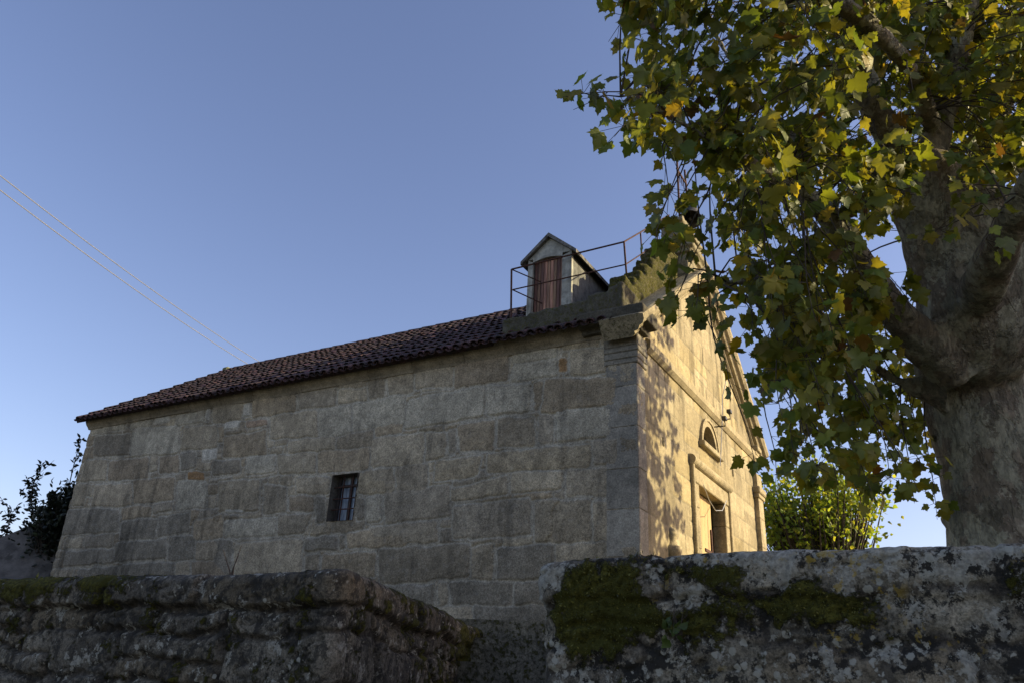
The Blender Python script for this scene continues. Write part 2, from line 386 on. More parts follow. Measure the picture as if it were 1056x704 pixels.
# ------------------------------------------------------------------ ground
def sheet(name, pts, z, mat, kind='structure'):
    me = bpy.data.meshes.new(name); me.from_pydata([(x, y, z) for x, y in pts], [], [tuple(range(len(pts)))]); me.update()
    return tag(link(name, me, mat), kind=kind)
sheet('ground', [(-900, -900), (900, -900), (900, 900), (-900, 900)], -3.12, M_ground)
mb = MB()
mb.box(-30, -1.9, -5.7, 34, -3.1, -1.06); mb.box(2.2, 22, -5.9, 34, -3.1, -1.06); mb.box(-1.88, 2.18, -1.9, 34, -3.1, -1.062)
tag(mb.build('churchyard_ground', M_ground), kind='structure')

# ------------------------------------------------------------------ chapel
chapel = thing('stone_chapel', (-6, 3.4, -1.05), 'old granite chapel with tiled gable roof, sunlit carved facade and shaded long side wall', 'chapel')
XL = -12.42; YB = 6.76; ZB = -1.08
WALLPAL = [(.455, .388, .275), (.43, .365, .26), (.41, .352, .255), (.49, .42, .30), (.42, .345, .235), (.385, .335, .25)]
def px(zone, s, pts): return [tuple(onp(zone[0]+x/s, zone[1]+y/s, 1, 0)[[0, 2]]) for x, y in pts]
ZF, ZC, ZB_, ZA, ZD, ZG = (380, 330), (380, 420), (220, 400), (60, 400), (500, 470), (220, 570)
raw = []
def Z(zone, s, txt):
    for ln in txt.strip().split('\n'):
        n = [float(t) for t in ln.split()[:8]]; raw.append((zone, s, n, ln.split()[8] if len(ln.split()) > 8 else None))
Z(ZF, 3.52, '''0 200 62 192 62 272 0 290
70 190 165 178 165 260 70 275
170 178 308 152 308 240 170 250
315 150 512 112 508 215 312 245 brown
520 110 685 85 688 135 525 158 light
530 160 688 138 690 205 512 222 light
692 138 722 138 722 190 692 190 orange
700 85 840 65 840 95 702 110 tan
732 108 868 98 868 190 732 205
872 98 905 95 905 185 872 190
430 235 590 225 588 335 430 345 light
598 228 640 222 615 330 600 330
645 215 905 205 905 305 620 340
148 285 425 238 422 348 130 395 light
10 430 205 405 200 525 5 530
210 405 285 400 280 495 210 515
290 395 320 390 318 480 290 485
325 378 460 358 455 470 330 480
470 355 605 345 610 455 465 460
620 345 675 335 675 450 620 452
682 330 890 312 885 420 690 445 light
815 430 912 425 912 530 815 530
432 480 810 450 805 535 430 555 tan
0 540 95 530 95 625 0 625
100 530 215 520 215 620 98 625
245 512 415 490 400 560 235 590 tan
300 610 500 560 505 625 300 660
515 555 705 545 700 615 515 625
715 545 912 535 912 635 715 640''')
Z(ZC, 3.52, '''60 310 295 280 298 395 60 420
305 356 590 322 590 458 305 478
605 340 700 335 700 490 605 490
0 435 250 405 250 485 0 505
40 515 370 490 368 615 40 645
375 500 455 490 450 625 375 620
465 505 672 495 672 620 465 625 dark''')
Z(ZG, 3.106, '''545 105 708 100 708 168 545 168 dark
720 95 752 95 752 165 720 168
758 90 960 88 958 165 758 168 dark
965 90 1070 88 1070 165 965 165 dark
600 172 828 172 828 280 600 280
832 170 1090 165 1090 296 832 290 dark''')
Z(ZD, 3.911, '''240 180 430 175 430 345 240 350
435 175 550 172 550 340 435 345
285 352 550 345 550 480 285 480
200 180 235 180 230 345 200 345''')
Z(ZB_, 3.52, '''0 65 110 50 105 115 0 125
145 45 300 25 300 85 140 105
305 20 450 0 445 65 310 80
455 10 560 -5 558 45 452 60
210 100 380 80 380 175 208 185
385 80 500 62 500 165 385 178 light
505 60 700 20 695 130 505 160 light
40 175 195 150 195 245 35 250
275 190 445 170 442 225 270 235
450 175 580 150 575 215 445 222
585 145 690 125 688 160 585 180
230 245 375 230 375 310 240 315
380 230 570 215 565 290 380 310
0 265 100 255 100 305 0 315
120 255 225 240 225 305 118 315 light
20 335 170 325 168 440 20 450
185 345 270 360 262 450 180 455
275 395 368 390 365 445 275 445 brown
300 325 425 320 420 385 300 385
372 395 410 390 403 488 370 490 dark
530 300 655 290 650 385 530 380 tan
523 400 548 395 550 475 518 480 dark
555 390 615 385 612 485 555 490 light
0 460 35 460 30 540 0 540
45 480 230 465 230 535 45 540 light
235 462 360 450 330 525 235 538
335 540 455 535 450 590 332 592 dark
460 535 480 528 480 582 458 585
490 520 700 505 700 575 485 580
0 550 70 550 65 680 0 690 dark
80 560 325 545 322 670 75 680
335 605 385 600 385 680 330 680
395 605 590 590 590 690 390 690
112 55 138 52 135 100 112 105 white
40 125 98 118 95 145 42 150 white
120 118 200 108 200 135 118 140 rust
45 440 110 436 110 452 45 458 white''')
Z(ZA, 3.52, '''118 150 250 128 248 148 120 168 light
265 128 345 112 342 135 265 148 light
350 112 408 98 405 120 350 130 white
432 100 535 75 530 125 430 138 light
538 75 558 72 552 120 535 122 white
135 175 265 162 260 240 130 248
275 150 440 135 440 235 265 252 light
455 145 580 130 580 215 445 225
100 260 180 255 175 335 80 340
185 265 330 250 330 325 180 335 brown
335 245 365 243 365 300 330 305
370 245 440 240 440 305 370 310 brown
445 235 505 230 500 290 445 300 dark
528 222 580 220 575 262 525 265 white
470 305 535 300 535 330 470 335 orange
60 350 110 345 95 425 50 425
135 350 272 340 270 425 120 430
275 330 425 320 422 405 275 420
435 335 540 335 540 435 430 440 light
348 420 420 408 418 440 345 455
232 430 345 425 340 465 230 475
25 440 225 435 220 520 15 535 dark
232 480 360 470 352 545 225 550 dark
365 465 480 448 478 525 360 540 dark
495 480 600 460 598 545 488 550
30 545 95 540 90 575 25 580
98 540 205 522 200 575 98 578
30 590 205 580 205 635 20 645 dark
210 560 395 545 395 620 205 632 dark
405 540 500 535 495 620 400 625 dark
505 555 600 550 600 620 500 625
75 655 220 645 215 700 70 700 dark
230 640 425 630 420 700 225 700 dark
430 628 480 622 475 695 425 698
485 628 610 620 610 690 485 695 brown''')
TN = {'brown': (.36, .295, .205), 'light': (.52, .47, .36), 'orange': (.40, .25, .12), 'tan': (.47, .395, .27), 'dark': (.315, .28, .215), 'white': (.66, .62, .52), 'rust': (.44, .33, .23)}
quads = []; tints = {}
for zone, s, n, t in raw:
    quads.append(px(zone, s, [(n[0], n[1]), (n[2], n[3]), (n[4], n[5]), (n[6], n[7])]))
    if t: tints[len(quads)-1] = TN[t]
res = .015
WX0, WX1, WZ0, WZ1 = -5.27, -4.72, .72, 1.47
us = np.arange(XL, 0.001, res); vs = np.arange(ZB, 3.10, res)
U, V, D, I, h, c, st = relief_data(us, vs, quads, courses(XL-.3, .1, ZB-.05, 3.12, (.2, .36), (.25, .7), 3), 11, depth=.019, edge=.016, warp=.034, bulge=.013, pal=WALLPAL, tints=tints, mortar=(.50, .46, .37))
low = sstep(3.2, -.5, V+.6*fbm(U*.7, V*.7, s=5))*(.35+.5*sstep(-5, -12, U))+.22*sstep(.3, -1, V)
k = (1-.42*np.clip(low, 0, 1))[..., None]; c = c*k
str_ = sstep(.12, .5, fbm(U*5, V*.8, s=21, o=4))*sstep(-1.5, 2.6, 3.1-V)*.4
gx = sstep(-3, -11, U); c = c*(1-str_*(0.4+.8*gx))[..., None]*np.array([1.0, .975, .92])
moss = .30*sstep(.5, -1.1, V)+.25*np.exp(-((U+1.2)**2/.8+(V-1.9)**2/.12))
bord = sstep(.03, -.02, np.abs(D))*0
su = lambda a: np.round((a-XL)/res)*res+XL
ui, vi = (us[:-1]+res/2)[:, None], (vs[:-1]+res/2)[None, :]
WX0, WX1 = us[np.argmin(abs(us-WX0))], us[np.argmin(abs(us-WX1))]; WZ0, WZ1 = vs[np.argmin(abs(vs-WZ0))], vs[np.argmin(abs(vs-WZ1))]
keep = ~((ui > WX0) & (ui < WX1) & (vi > WZ0) & (vi < WZ1))
P = np.stack([U, -h, V], -1)
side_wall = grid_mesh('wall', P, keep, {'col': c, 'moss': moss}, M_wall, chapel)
tag(side_wall, 'long shaded side wall of large weathered granite blocks')

# window in the side wall
mb = MB(); col = (.15, .135, .11); q = .20
e = .03
def reveal(mb, x0, x1, z0, z1, y0, y1, col):
    mb.add([(x0, y0, z0), (x0, y1, z0), (x0, y1, z1), (x0, y0, z1)], [(0, 1, 2, 3)], col)
    mb.add([(x1, y0, z0), (x1, y1, z0), (x1, y1, z1), (x1, y0, z1)], [(3, 2, 1, 0)], col)
    mb.add([(x0, y0, z1), (x0, y1, z1), (x1, y1, z1), (x1, y0, z1)], [(0, 1, 2, 3)], col)
    mb.add([(x0, y0, z0), (x0, y1, z0), (x1, y1, z0), (x1, y0, z0)], [(3, 2, 1, 0)], col)
reveal(mb, WX0, WX1, WZ0, WZ1, -.035, q, col)
win = mb.build('window', M_trim, chapel, recalc=False)
tag(win, 'small barred square window in the shaded side wall')
mb = MB(); mb.box(WX0, WX1, q-.02, q+.02, WZ0, WZ1, bev=.002); mb.build('pane', M_glass, win)
mb = MB(); dk = (.3, .3, .3)
for a, b in ((WX0, WX0+.05), (WX1-.05, WX1), ((WX0+WX1)/2-.02, (WX0+WX1)/2+.02)): mb.box(a, b, q-.06, q-.022, WZ0, WZ1)
mb.box(WX0+.051, WX1-.051, q-.057, q-.024, WZ1-.17, WZ1-.13)
mb.build('frame', plain('window_timber', (.05, .04, .035), .8), win)
mb = MB()
for t in (.24, .47, .72): mb.tube([(WX0-.01, .055, WZ0+t*(WZ1-WZ0)+.02), (WX1+.01, .055, WZ0+t*(WZ1-WZ0)+.02)], .011, 6)
for t in (.33, .67): mb.tube([(WX0+t*(WX1-WX0), .07, WZ0-.01), (WX0+t*(WX1-WX0), .07, WZ1+.01)], .012, 6)
mb.build('window_bars', M_rust, win)

# other plain walls (end gable and back)
APY, APZ, SL = 3.38, 5.62, .71
def gz(y): return APZ-SL*abs(y-APY)
us2 = np.arange(0, YB, .06); vs2 = np.arange(ZB, 5.7, .06)
for nm, ax in (('wall', 'x'), ('wall', 'y')):
    if ax == 'x': uu = np.arange(0, YB+.03, .05); vv = np.arange(ZB, 5.7, .05)
    else: uu = np.arange(XL, .03, .05); vv = np.arange(ZB, 3.2, .05)
    U2, V2, D2, I2, h2, c2, s2 = relief_data(uu, vv, [], courses(uu[0]-.2, uu[-1]+.2, ZB, vv[-1], (.3, .45), (.4, .9), 31), 41, warp=.02, pal=WALLPAL)
    kp = None
    if ax == 'x':
        P2 = np.stack([XL-h2*.9, U2, V2], -1); kp = ((vv[:-1]+.05)[None, :] < gz(uu[:-1]+.025)[:, None] if False else (V2[:-1, 1:] < (APZ-SL*np.abs(U2[:-1, :-1]-APY))-.02))
    else: P2 = np.stack([U2, YB+h2*.9, V2], -1)
    grid_mesh(nm, P2, kp, {'col': c2, 'moss': c2[..., 0]*0+.1}, M_wall, chapel)

# facade: x = 0, looking to +X
DY0, DY1, DZT = 2.52, 4.02, 1.50
AYC, AZ0, AR = 3.34, 2.30, .40
res = .02; us = np.arange(.0, YB+.001, res); vs = np.arange(ZB, 5.75, res)
FACPAL = [(.40, .335, .205), (.42, .355, .225), (.37, .31, .195), (.41, .335, .19)]
fq = courses(-.2, YB+.2, ZB-.05, 2.95, (.36, .5), (.5, 1.1), 5, gap=.004, jit=.004)+courses(-.2, YB+.2, 3.0, 5.8, (.34, .46), (.4, .9), 6, gap=.004, jit=.004)
U, V, D, I, h, c, st = relief_data(us, vs, fq, [], 23, depth=.009, edge=.014, warp=.012, bulge=.006, pal=FACPAL, mortar=(.27, .235, .16), rr=.03)
h = h+.004*fbm(U*14, V*14, s=77, o=4)
c = c*(1-.35*sstep(.1, .5, fbm(U*3, V*1.2, s=9, o=4))*sstep(2.6, .2, V)*.8)[..., None]
c = c*(1-.4*sstep(.08, .32, fbm(U*6, V*1.1, s=29, o=4))*sstep(1.2, 3.0, V))[..., None]
ui, vi = (us[:-1]+res/2)[:, None], (vs[:-1]+res/2)[None, :]
arch = (vi > AZ0) & ((ui-AYC)**2+(vi-AZ0)**2 < (AR+.02)**2)
keep = ~(((ui > DY0) & (ui < DY1) & (vi < DZT)) | arch | (vi > APZ-SL*np.abs(ui-APY)+.02))
P = np.stack([h, U, V], -1)
fac = grid_mesh('facade_wall', P, keep, {'col': c, 'moss': .05+U*0}, M_fac, chapel)
tag(fac, 'sunlit gabled front wall of smooth dressed granite')

FC = (.40, .335, .21)
# corner pilasters
mb = MB()
z = ZB
zz = [ZB, -.55, .02, .62, 1.15, 1.72, 2.3, 2.62]
for i in range(len(zz)-1):
    k = rnd.uniform(.34, .5); mb.box(-.44, .018, -.026, .28, zz[i], zz[i+1]-.004, (k*.80, k*.73, k*.58), .010)
for (z0, z1, p) in ((2.625, 2.70, .01), (2.702, 2.80, .022), (2.802, 2.88, .04), (2.882, 3.06, .018)):
    mb.box(-.47, .03+p*.55, -.035-p*.4, .34, z0, z1, (.26, .235, .18), .012)  # capital courses a darker grey than the shaft
o = mb.build('pilaster', M_trim, chapel); tag(o, 'grey corner pilaster at the near corner')
mb = MB(); z = ZB
for i in range(len(zz)-1): mb.box(-.2, .10, YB-.36, YB+.03, zz[i], zz[i+1]-.003, FC, .007)
mb.box(-.2, .13, YB-.42, YB+.09, 2.12, 2.2, FC, .01); mb.box(-.2, .16, YB-.44, YB+.11, 2.203, 2.34, FC, .02)
o = mb.build('pilaster', M_trim, chapel); tag(o, 'sunlit pilaster at the far end of the facade')

# string course
mb = MB(); y = .345; z0 = 2.93
yy = [.345, 1.2, 2.1, 3.1, 4.15, 5.0, 5.9, YB+.12]
for a, b in zip(yy[:-1], yy[1:]):
    mb.extrude([(-.02, 0), (.03, 0), (.05, .02), (.085, .06), (.09, .16), (.03, .20), (-.02, .20)], [((0, a+.002, z0), (1, 0, 0), (0, 0, 1)), ((0, b-.002, z0), (1, 0, 0), (0, 0, 1))], FC)
o = mb.build('string_course', M_fac, chapel); setf(o.data, 'moss', [.05]*len(o.data.vertices))

# eaves cornice along side wall
mb = MB(); xs = [XL-.06]
while xs[-1] < -1.6: xs.append(xs[-1]+rnd.uniform(.8, 1.7))
xs[-1] = -.45
for a, b in zip(xs[:-1], xs[1:]):
    k = rnd.uniform(.9, 1.1); t = rnd.uniform(-.008, .008)
    mb.extrude([(-.2, 0), (.03, 0), (.05, .035), (.10, .085), (.13, .14), (.13, .215), (-.2, .30)], [((a+.004, -t, 3.055+t), (0, -1, 0), (0, 0, 1)), ((b-.004, -t, 3.055+t), (0, -1, 0), (0, 0, 1))], (.33*k, .285*k, .205*k))
o = mb.build('eaves_cornice', M_trim, chapel)

# raking cornices (profile across x, thickness perpendicular to slope) and kneelers
def rake(sgn, nm):
    mb = MB(); n = 5; L0 = 3.55
    nrm = np.array([0, sgn*SL, 1.])/math.hypot(1, SL)   # outward from slope for side sgn
    prof = [(-.42, .0), (.02, -.0), (.06, .03), (.06, .07), (.12, .085), (.15, .14), (.20, .16), (.235, .22), (.235, .29), (.18, .305), (-.42, .30)]
    ss = [0.001, .9, 1.75, 2.65, L0]
    for a, b in zip(ss[:-1], ss[1:]):
        k = rnd.uniform(.92, 1.06)
        A0 = (0, APY+sgn*(a+.003), APZ-.16-SL*(a+.003)); B0 = (0, APY+sgn*(b-.003), APZ-.16-SL*(b-.003))
        mb.extrude(prof, [(A0, (1, 0, 0), nrm), (B0, (1, 0, 0), nrm)], tuple(np.array(FC)*k*.95))
    o = mb.build(nm, M_trimrake, chapel)
    co = np.array([v.co for v in o.data.vertices]); return o
M_trimrake = stone_mat('granite_rake', speck=.3, stain=.35, bump=.6)
for s in (-1, 1):
    o = rake(s, 'raking_cornice')
    n_ = len(o.data.vertices); co = np.array([v.co[:] for v in o.data.vertices])
    setf(o.data, 'moss', [.40 if (x < .19 and s < 0) else .1 for x in co[:, 0]])
    tag(o, 'mossy left slope of the gable cornice' if s < 0 else 'sunlit moulded right slope of the gable cornice')
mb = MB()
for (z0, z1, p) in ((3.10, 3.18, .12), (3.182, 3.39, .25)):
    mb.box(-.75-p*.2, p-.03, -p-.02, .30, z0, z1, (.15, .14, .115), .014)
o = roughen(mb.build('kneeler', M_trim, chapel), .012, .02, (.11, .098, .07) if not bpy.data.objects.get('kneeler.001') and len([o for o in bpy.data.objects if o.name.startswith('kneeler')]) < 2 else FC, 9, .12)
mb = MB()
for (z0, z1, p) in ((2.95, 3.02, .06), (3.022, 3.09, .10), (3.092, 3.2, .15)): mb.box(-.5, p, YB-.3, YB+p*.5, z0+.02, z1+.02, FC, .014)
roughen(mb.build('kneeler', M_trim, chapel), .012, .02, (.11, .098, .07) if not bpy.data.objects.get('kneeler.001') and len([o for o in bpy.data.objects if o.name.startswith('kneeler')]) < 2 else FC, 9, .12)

# door surround
mb = MB()
zj = [-1.06, -.3, .5, 1.12, 1.50]
for a, b in zip(zj[:-1], zj[1:]):
    for (y0, y1) in ((DY0-.2, DY0+.01), (DY1-.01, DY1+.2)): mb.box(-.19, .045, y0, y1, a, b-.003, FC, .01)
mb.box(-.19, .055, DY0-.22, DY1+.22, 1.503, 1.74, FC, .012)
M_ = Matrix.Translation((0, 0, 0))
for (y0, y1) in ((DY0-.34, DY0+.2), (DY0+.203, DY0+.74), (DY0+.743, DY0+1.28), (DY0+1.283, DY1+.34)):
    n = 10; prof = [(.03+.075*math.sin(math.pi*k/n)*1.2, 1.745+.085-.085*math.cos(math.pi*k/n)) for k in range(n+1)]
    mb.extrude([(-.02, 1.745)]+prof+[(-.02, 1.915)], [((0, y0, 0), (1, 0, 0), (0, 0, 1)), ((0, y1, 0), (1, 0, 0), (0, 0, 1))], FC)
for (y0, y1) in ((DY0-.32, DY0-.24), (DY1+.24, DY1+.32)): mb.box(-.02, .075, y0, y1, -1.06, 1.90 if y0 < 3 else 1.84, FC, .012)
mb.build('door_surround', M_trim, chapel)
door = thing('door', (0, 0, 0), None, None); door.parent = chapel; door.matrix_parent_inverse = Matrix.Translation((6, -3.4, 1.05)); del door
mbd = MB()
for i in range(6): mbd.box(-.17, -.13, DY0+.012+i*.20, DY0+.012+i*.20+.197, -1.05, DZT-.01, (1, 1, 1), .004)
door = mbd.build('door_leaf', M_doorw, chapel); tag(door, 'ochre plank door leaf standing beside the dark gap')
for z in (.62, -.35):
    mb = MB(); mb.box(-.128, -.115, DY0+.75, DY0+1.22, z-.025, z+.025, bev=.003); mb.build('strap_hinge', M_rust, door)
mb = MB(); mb.box(-.128, -.105, DY0+1.10, DY0+1.15, .1, 1.0, bev=.004); mb.build('door_bolt', M_rust, door)
for ch in [o for o in bpy.data.objects if o.name == 'door']: bpy.data.objects.remove(ch)
mb = MB(); mb.box(-1.6, -1.55, .3, 6.4, -1.05, 2.6); mb.build('interior_shade_sheet', M_dark, chapel)  # near-black sheet standing in for the shade inside the doorway

# lunette window over the door
mb = MB(); n = 18
ring = lambda r, x: [(x, AYC+r*math.cos(math.pi*k/n), AZ0+r*math.sin(math.pi*k/n)) for k in range(n+1)]
def arc_band(mb, r0, r1, x0, x1, col):
    a, b, c_, d = ring(r0, x0), ring(r1, x0), ring(r1, x1), ring(r0, x1); vs_ = a+b+c_+d; m = n+1; f = []
    for k in range(n):
        f += [(m+k, m+k+1, 2*m+k+1, 2*m+k), (2*m+k, 2*m+k+1, 3*m+k+1, 3*m+k), (3*m+k, 3*m+k+1, k+1, k), (k, k+1, m+k+1, m+k)]
    f += [(0, m, 2*m, 3*m), (n, 2*m-1+0*m+0, 3*m-1, 4*m-1)]
    mb.add(vs_, f, col)
arc_band(mb, AR-.02, AR+.07, -.25, .035, FC); arc_band(mb, AR+.07, AR+.12, -.02, .055, FC)
mb.box(-.25, .11, AYC-AR-.17, AYC+AR+.17, AZ0-.09, AZ0+.0, FC, .012)
lun = mb.build('lunette_window', M_trim, chapel)
mb = MB(); mb.add(ring(AR, -.24), [tuple(range(n+1))]); mb.build('pane', plain('dusty_glass', (.10, .085, .06), .35, 0, .4, 6, 0), lun, recalc=False)
mb = MB()
for k in range(1, 5):
    y = AYC-AR+2*AR*k/5; hh = math.sqrt(max(AR*AR-(y-AYC)**2, 0)); mb.tube([(-.12, y, AZ0-.01), (-.12, y, AZ0+hh)], .011, 6)
mb.tube([(-.11, AYC-AR+.03, AZ0+.16), (-.11, AYC+AR-.03, AZ0+.16)], .01, 6); mb.build('window_bars', M_rust, lun)

# stoup niche left of door
mb = MB(); o_ = onp(691, 563, 0, 0)
prof = [(.0, -.2), (.10, -.17), (.14, -.08), (.15, .0), (.10, .02), (.08, .1), (.10, .16), (.06, .24), (.0, .30)]
mb.lathe((.0, o_[1]+.05, o_[2]), prof, 14, FC); mb.build('stoup', M_trim, chapel, smooth=True)
# slit niches beside lunette
for (a, b) in ((683, 455), (755, 487)):
    mb = MB(); p_ = onp(a, b, 0, 0); mb.box(-.02, .03, p_[1]-.03, p_[1]+.03, p_[2]-.07, p_[2]+.07, tuple(x*.6 for x in FC), .015)
    mb.build('putlog_block', M_trim, chapel)

# roof
EY, EZ = -.24, 3.22; RZ = 5.70; RYc = 3.38
def roof_slope(sgn):
    mb = MB(); L = math.hypot(RYc-EY, RZ-EZ); dy = (RYc-EY)/L; dz = (RZ-EZ)/L
    def pt(x, s, t):   # s along slope from eave, t normal
        y = EY+dy*s-dz*t; z = EZ+dz*s+dy*t
        return (x, y if sgn > 0 else 2*RYc-y, z)
    x0, x1 = XL-.26, -.46
    for xa, xb, sb in ((x0, -2.25, L), (-2.25, x1, L)):
        s0 = .02 if xa == x0 else .30
        vs_ = [pt(xa, s0, 0), pt(xb, s0, 0), pt(xb, sb, 0), pt(xa, sb, 0), pt(xa, s0, -.06), pt(xb, s0, -.06), pt(xb, sb, -.06), pt(xa, sb, -.06)]
        mb.add(vs_, [(0, 1, 2, 3), (4, 7, 6, 5), (0, 4, 5, 1), (1, 5, 6, 2), (2, 6, 7, 3), (3, 7, 4, 0)], (.8, .8, .8))
    r = random.Random(5); w = .165; ncol = int((x1-x0)/w)+1; ln = .37; nrow = int(L/ln)+1
    for i in range(ncol):
        for j in range(nrow):
            s = j*ln-.05+r.uniform(-.015, .015); xc = x0+w*(i+.5)+r.uniform(-.018, .018); s += r.choice([0, 0, 0, 0, -.04, .05])
            e_ = min(s+.46, L); k = r.choice([.55, .7, .85, 1, 1, 1.1, 1.25, 1.5]); cc = (k, k*r.uniform(.85, 1.1), k*r.uniform(.85, 1.15))
            m = 6; vs_ = []
            for (sv, rr, tt) in ((s, .072, .018), (e_, .056, -.010)):
                for rad in (rr, rr-.014):
                    for q_ in range(m+1):
                        th = math.pi*q_/m; vs_.append(pt(xc+rad*math.cos(th)+0, sv, tt+.01+rad*.85*math.sin(th)))
            A, B, C_, D_ = 0, m+1, 2*(m+1), 3*(m+1); f = []
            for q_ in range(m):
                f += [(A+q_, A+q_+1, C_+q_+1, C_+q_), (B+q_+1, B+q_, D_+q_, D_+q_+1), (A+q_+1, A+q_, B+q_, B+q_+1)]
            if sgn > 0 and -2.3 < xc < -.2 and s < .1 and False: continue
            mb.add(vs_, f, cc)
        # channel tile lip at the eave
        xc = x0+w*(i+1); vs_ = []; m = 5
        for sv in (-.09, .4):
            for rad in (.070, .058):
                for q_ in range(m+1):
                    th = math.pi*q_/m; vs_.append(pt(xc+rad*math.cos(th), sv, .045-rad*.7*math.sin(th)))
        A, B, C_, D_ = 0, m+1, 2*(m+1), 3*(m+1); f = []
        for q_ in range(m): f += [(A+q_, A+q_+1, C_+q_+1, C_+q_), (B+q_+1, B+q_, D_+q_, D_+q_+1), (A+q_+1, A+q_, B+q_, B+q_+1)]
        mb.add(vs_, f, (1.0, .9, .85))
    return mb.build('roof_tiles', M_tile, chapel, recalc=False)
roof_slope(1); roof_slope(-1)
mb = MB()
x = XL-.4
while x < -.6:
    m = 8; vs_ = []
    for (xx, rr) in ((x, .11), (x+.42, .095)):
        for q_ in range(m+1): th = math.pi*q_/m; vs_.append((xx, RYc+rr*math.cos(th), RZ-.03+rr*math.sin(th)))
    k = rnd.uniform(.7, 1.3); mb.add(vs_, [(q_, q_+1, m+2+q_, m+1+q_) for q_ in range(m)], (k, k, k)); x += .38
mb.build('ridge_tiles', M_tile, chapel, recalc=False)
mb = MB(); mb.box(XL-.42, XL-.2, RYc-.12, RYc+.12, RZ-.1, RZ+.09, (.2, .2, .10), .04); mb.build('ridge_end_stone', M_trim, chapel)

# walkway mass, stair up the gable
CC = (.115, .11, .088)
mb = MB(); r = random.Random(3)
xs = [-2.2, -1.75, -1.2, -.75, -.42, -.27, -.165]; zs = [3.69, 3.72, 3.75, 3.82, 3.88, 3.93]
for a, b, zt in zip(xs[:-1], xs[1:], zs): mb.box(a, b-.002, -.03, .62, 3.2, zt, CC, .025)
roughen(mb.build('roof_walkway', M_trim, chapel), .022, .03, (.105, .095, .068), 4, .42)
mb = MB(); y = .50; zt = 4.27
for i in range(7):
    dx_ = r.uniform(-.02, .02)
    mb.box(-.46+dx_, -.17+r.uniform(-.012, .012), y, 2.64, zt-.27-.02*i, zt, tuple(t*r.uniform(.9, 1.2) for t in (.2, .18, .11)), .03); y += .25; zt += .243
mb.box(-.45, -.18, .08, 2.63, 3.3, 4.08, (.12, .115, .08), .02)
for i in range(6): mb.box(-.44, -.185, .55+.25*i, 2.62, 3.9+.243*i, 4.1+.243*i, (.16, .15, .095), .01)
o = mb.build('roof_stair', stone_mat('mossy_stair', speck=.4, stain=.4, bump=.8), chapel)
roughen(o, .022, .05, (.20, .175, .10), 7, .55)
# bellcote pedestal
mb = MB()
mb.box(-.62, .02, 2.66, 4.10, 4.9, 5.78, FC, .015); mb.box(-.68, .08, 2.60, 4.16, 5.783, 5.86, FC, .015); mb.box(-.74, .14, 2.54, 4.22, 5.863, 5.97, FC, .02)
mb.box(-.5, -.1, 2.75, 3.05, 5.973, 6.5, FC, .02); mb.box(-.5, -.1, 3.71, 4.01, 5.973, 6.5, FC, .02); mb.box(-.55, -.05, 2.68, 4.08, 6.503, 6.62, FC, .02)
roughen(mb.build('bellcote', M_trim, chapel), .022, .035, (.27, .235, .15), 13, .25)  # colour taken below the trim tone: leaf shade put into the stone

# dormer
DX0, DX1, DYF, DZ0 = -2.02, -1.22, .42, 3.7
ZE = 4.93; ZP = 5.26; XM = (DX0+DX1)/2
DR = .36; ra = ZE-.10+0
mb = MB()
m = 12; dxl, dxr = DX0+.09, DX1-.17; xm2 = (dxl+dxr)/2
top = [(dxl+(dxr-dxl)*k/m, DYF, 4.87+.045*math.sin(math.pi*k/m)) for k in range(m+1)]
yb = DYF+.06
L_ = [(DX0, DZ0), (dxl, DZ0), (dxl, top[0][2]), (DX0, ZE)]; R_ = [(dxr, DZ0), (DX1, DZ0), (DX1, ZE), (dxr, top[-1][2])]
def slab(mb, pts, y0, y1, col=(1, 1, 1)):
    k = len(pts); vs_ = [(x, y0, z) for x, z in pts]+[(x, y1, z) for x, z in pts]
    mb.add(vs_, [tuple(range(k)), tuple(range(k, 2*k))[::-1]]+[(i, i+k, (i+1) % k+k, (i+1) % k) for i in range(k)], col)
slab(mb, L_, DYF, yb); slab(mb, R_, DYF, yb)
slab(mb, [(t[0], t[2]) for t in top]+[(dxr+.001, ZE), (DX1, ZE), (XM, ZP), (DX0, ZE), (dxl-.001, ZE)], DYF, yb)
dorm = mb.build('dormer', M_plaster, chapel); tag(dorm, 'small gabled dormer hut with pale front')
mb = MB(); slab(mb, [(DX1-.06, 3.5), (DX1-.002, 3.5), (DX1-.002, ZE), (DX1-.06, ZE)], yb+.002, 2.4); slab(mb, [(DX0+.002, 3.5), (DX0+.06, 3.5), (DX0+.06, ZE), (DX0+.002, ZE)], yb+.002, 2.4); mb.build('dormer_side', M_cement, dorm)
mb = MB(); ov = .11; t = .06
sl = (ZP-ZE)/(XM-DX0)
for s in (-1, 1):
    xe = XM+s*(XM-DX0+ov); ze = ZE-sl*ov
    slab(mb, [(XM, ZP), (xe, ze), (xe, ze+t), (XM, ZP+t*1.25)], DYF-.07, 2.75)
mb.build('dormer_roof', M_darkroof, dorm)
mb = MB(); nb = 9
for i in range(nb):
    a = dxl+.005+(dxr-dxl-.01)*i/nb; b = dxl+.005+(dxr-dxl-.01)*(i+1)/nb-.008; k = rnd.uniform(.6, 1.9)
    zc = 4.87+.045*math.sin(math.pi*(i+.5)/nb)
    mb.box(a, b, yb+.01, yb+.035, DZ0+.02+rnd.uniform(0, .03), zc+.02, (k, k*rnd.uniform(.85, 1.15), k), .003)
d2 = mb.build('shutter', M_wood, dorm); tag(d2, 'weathered red plank shutter')

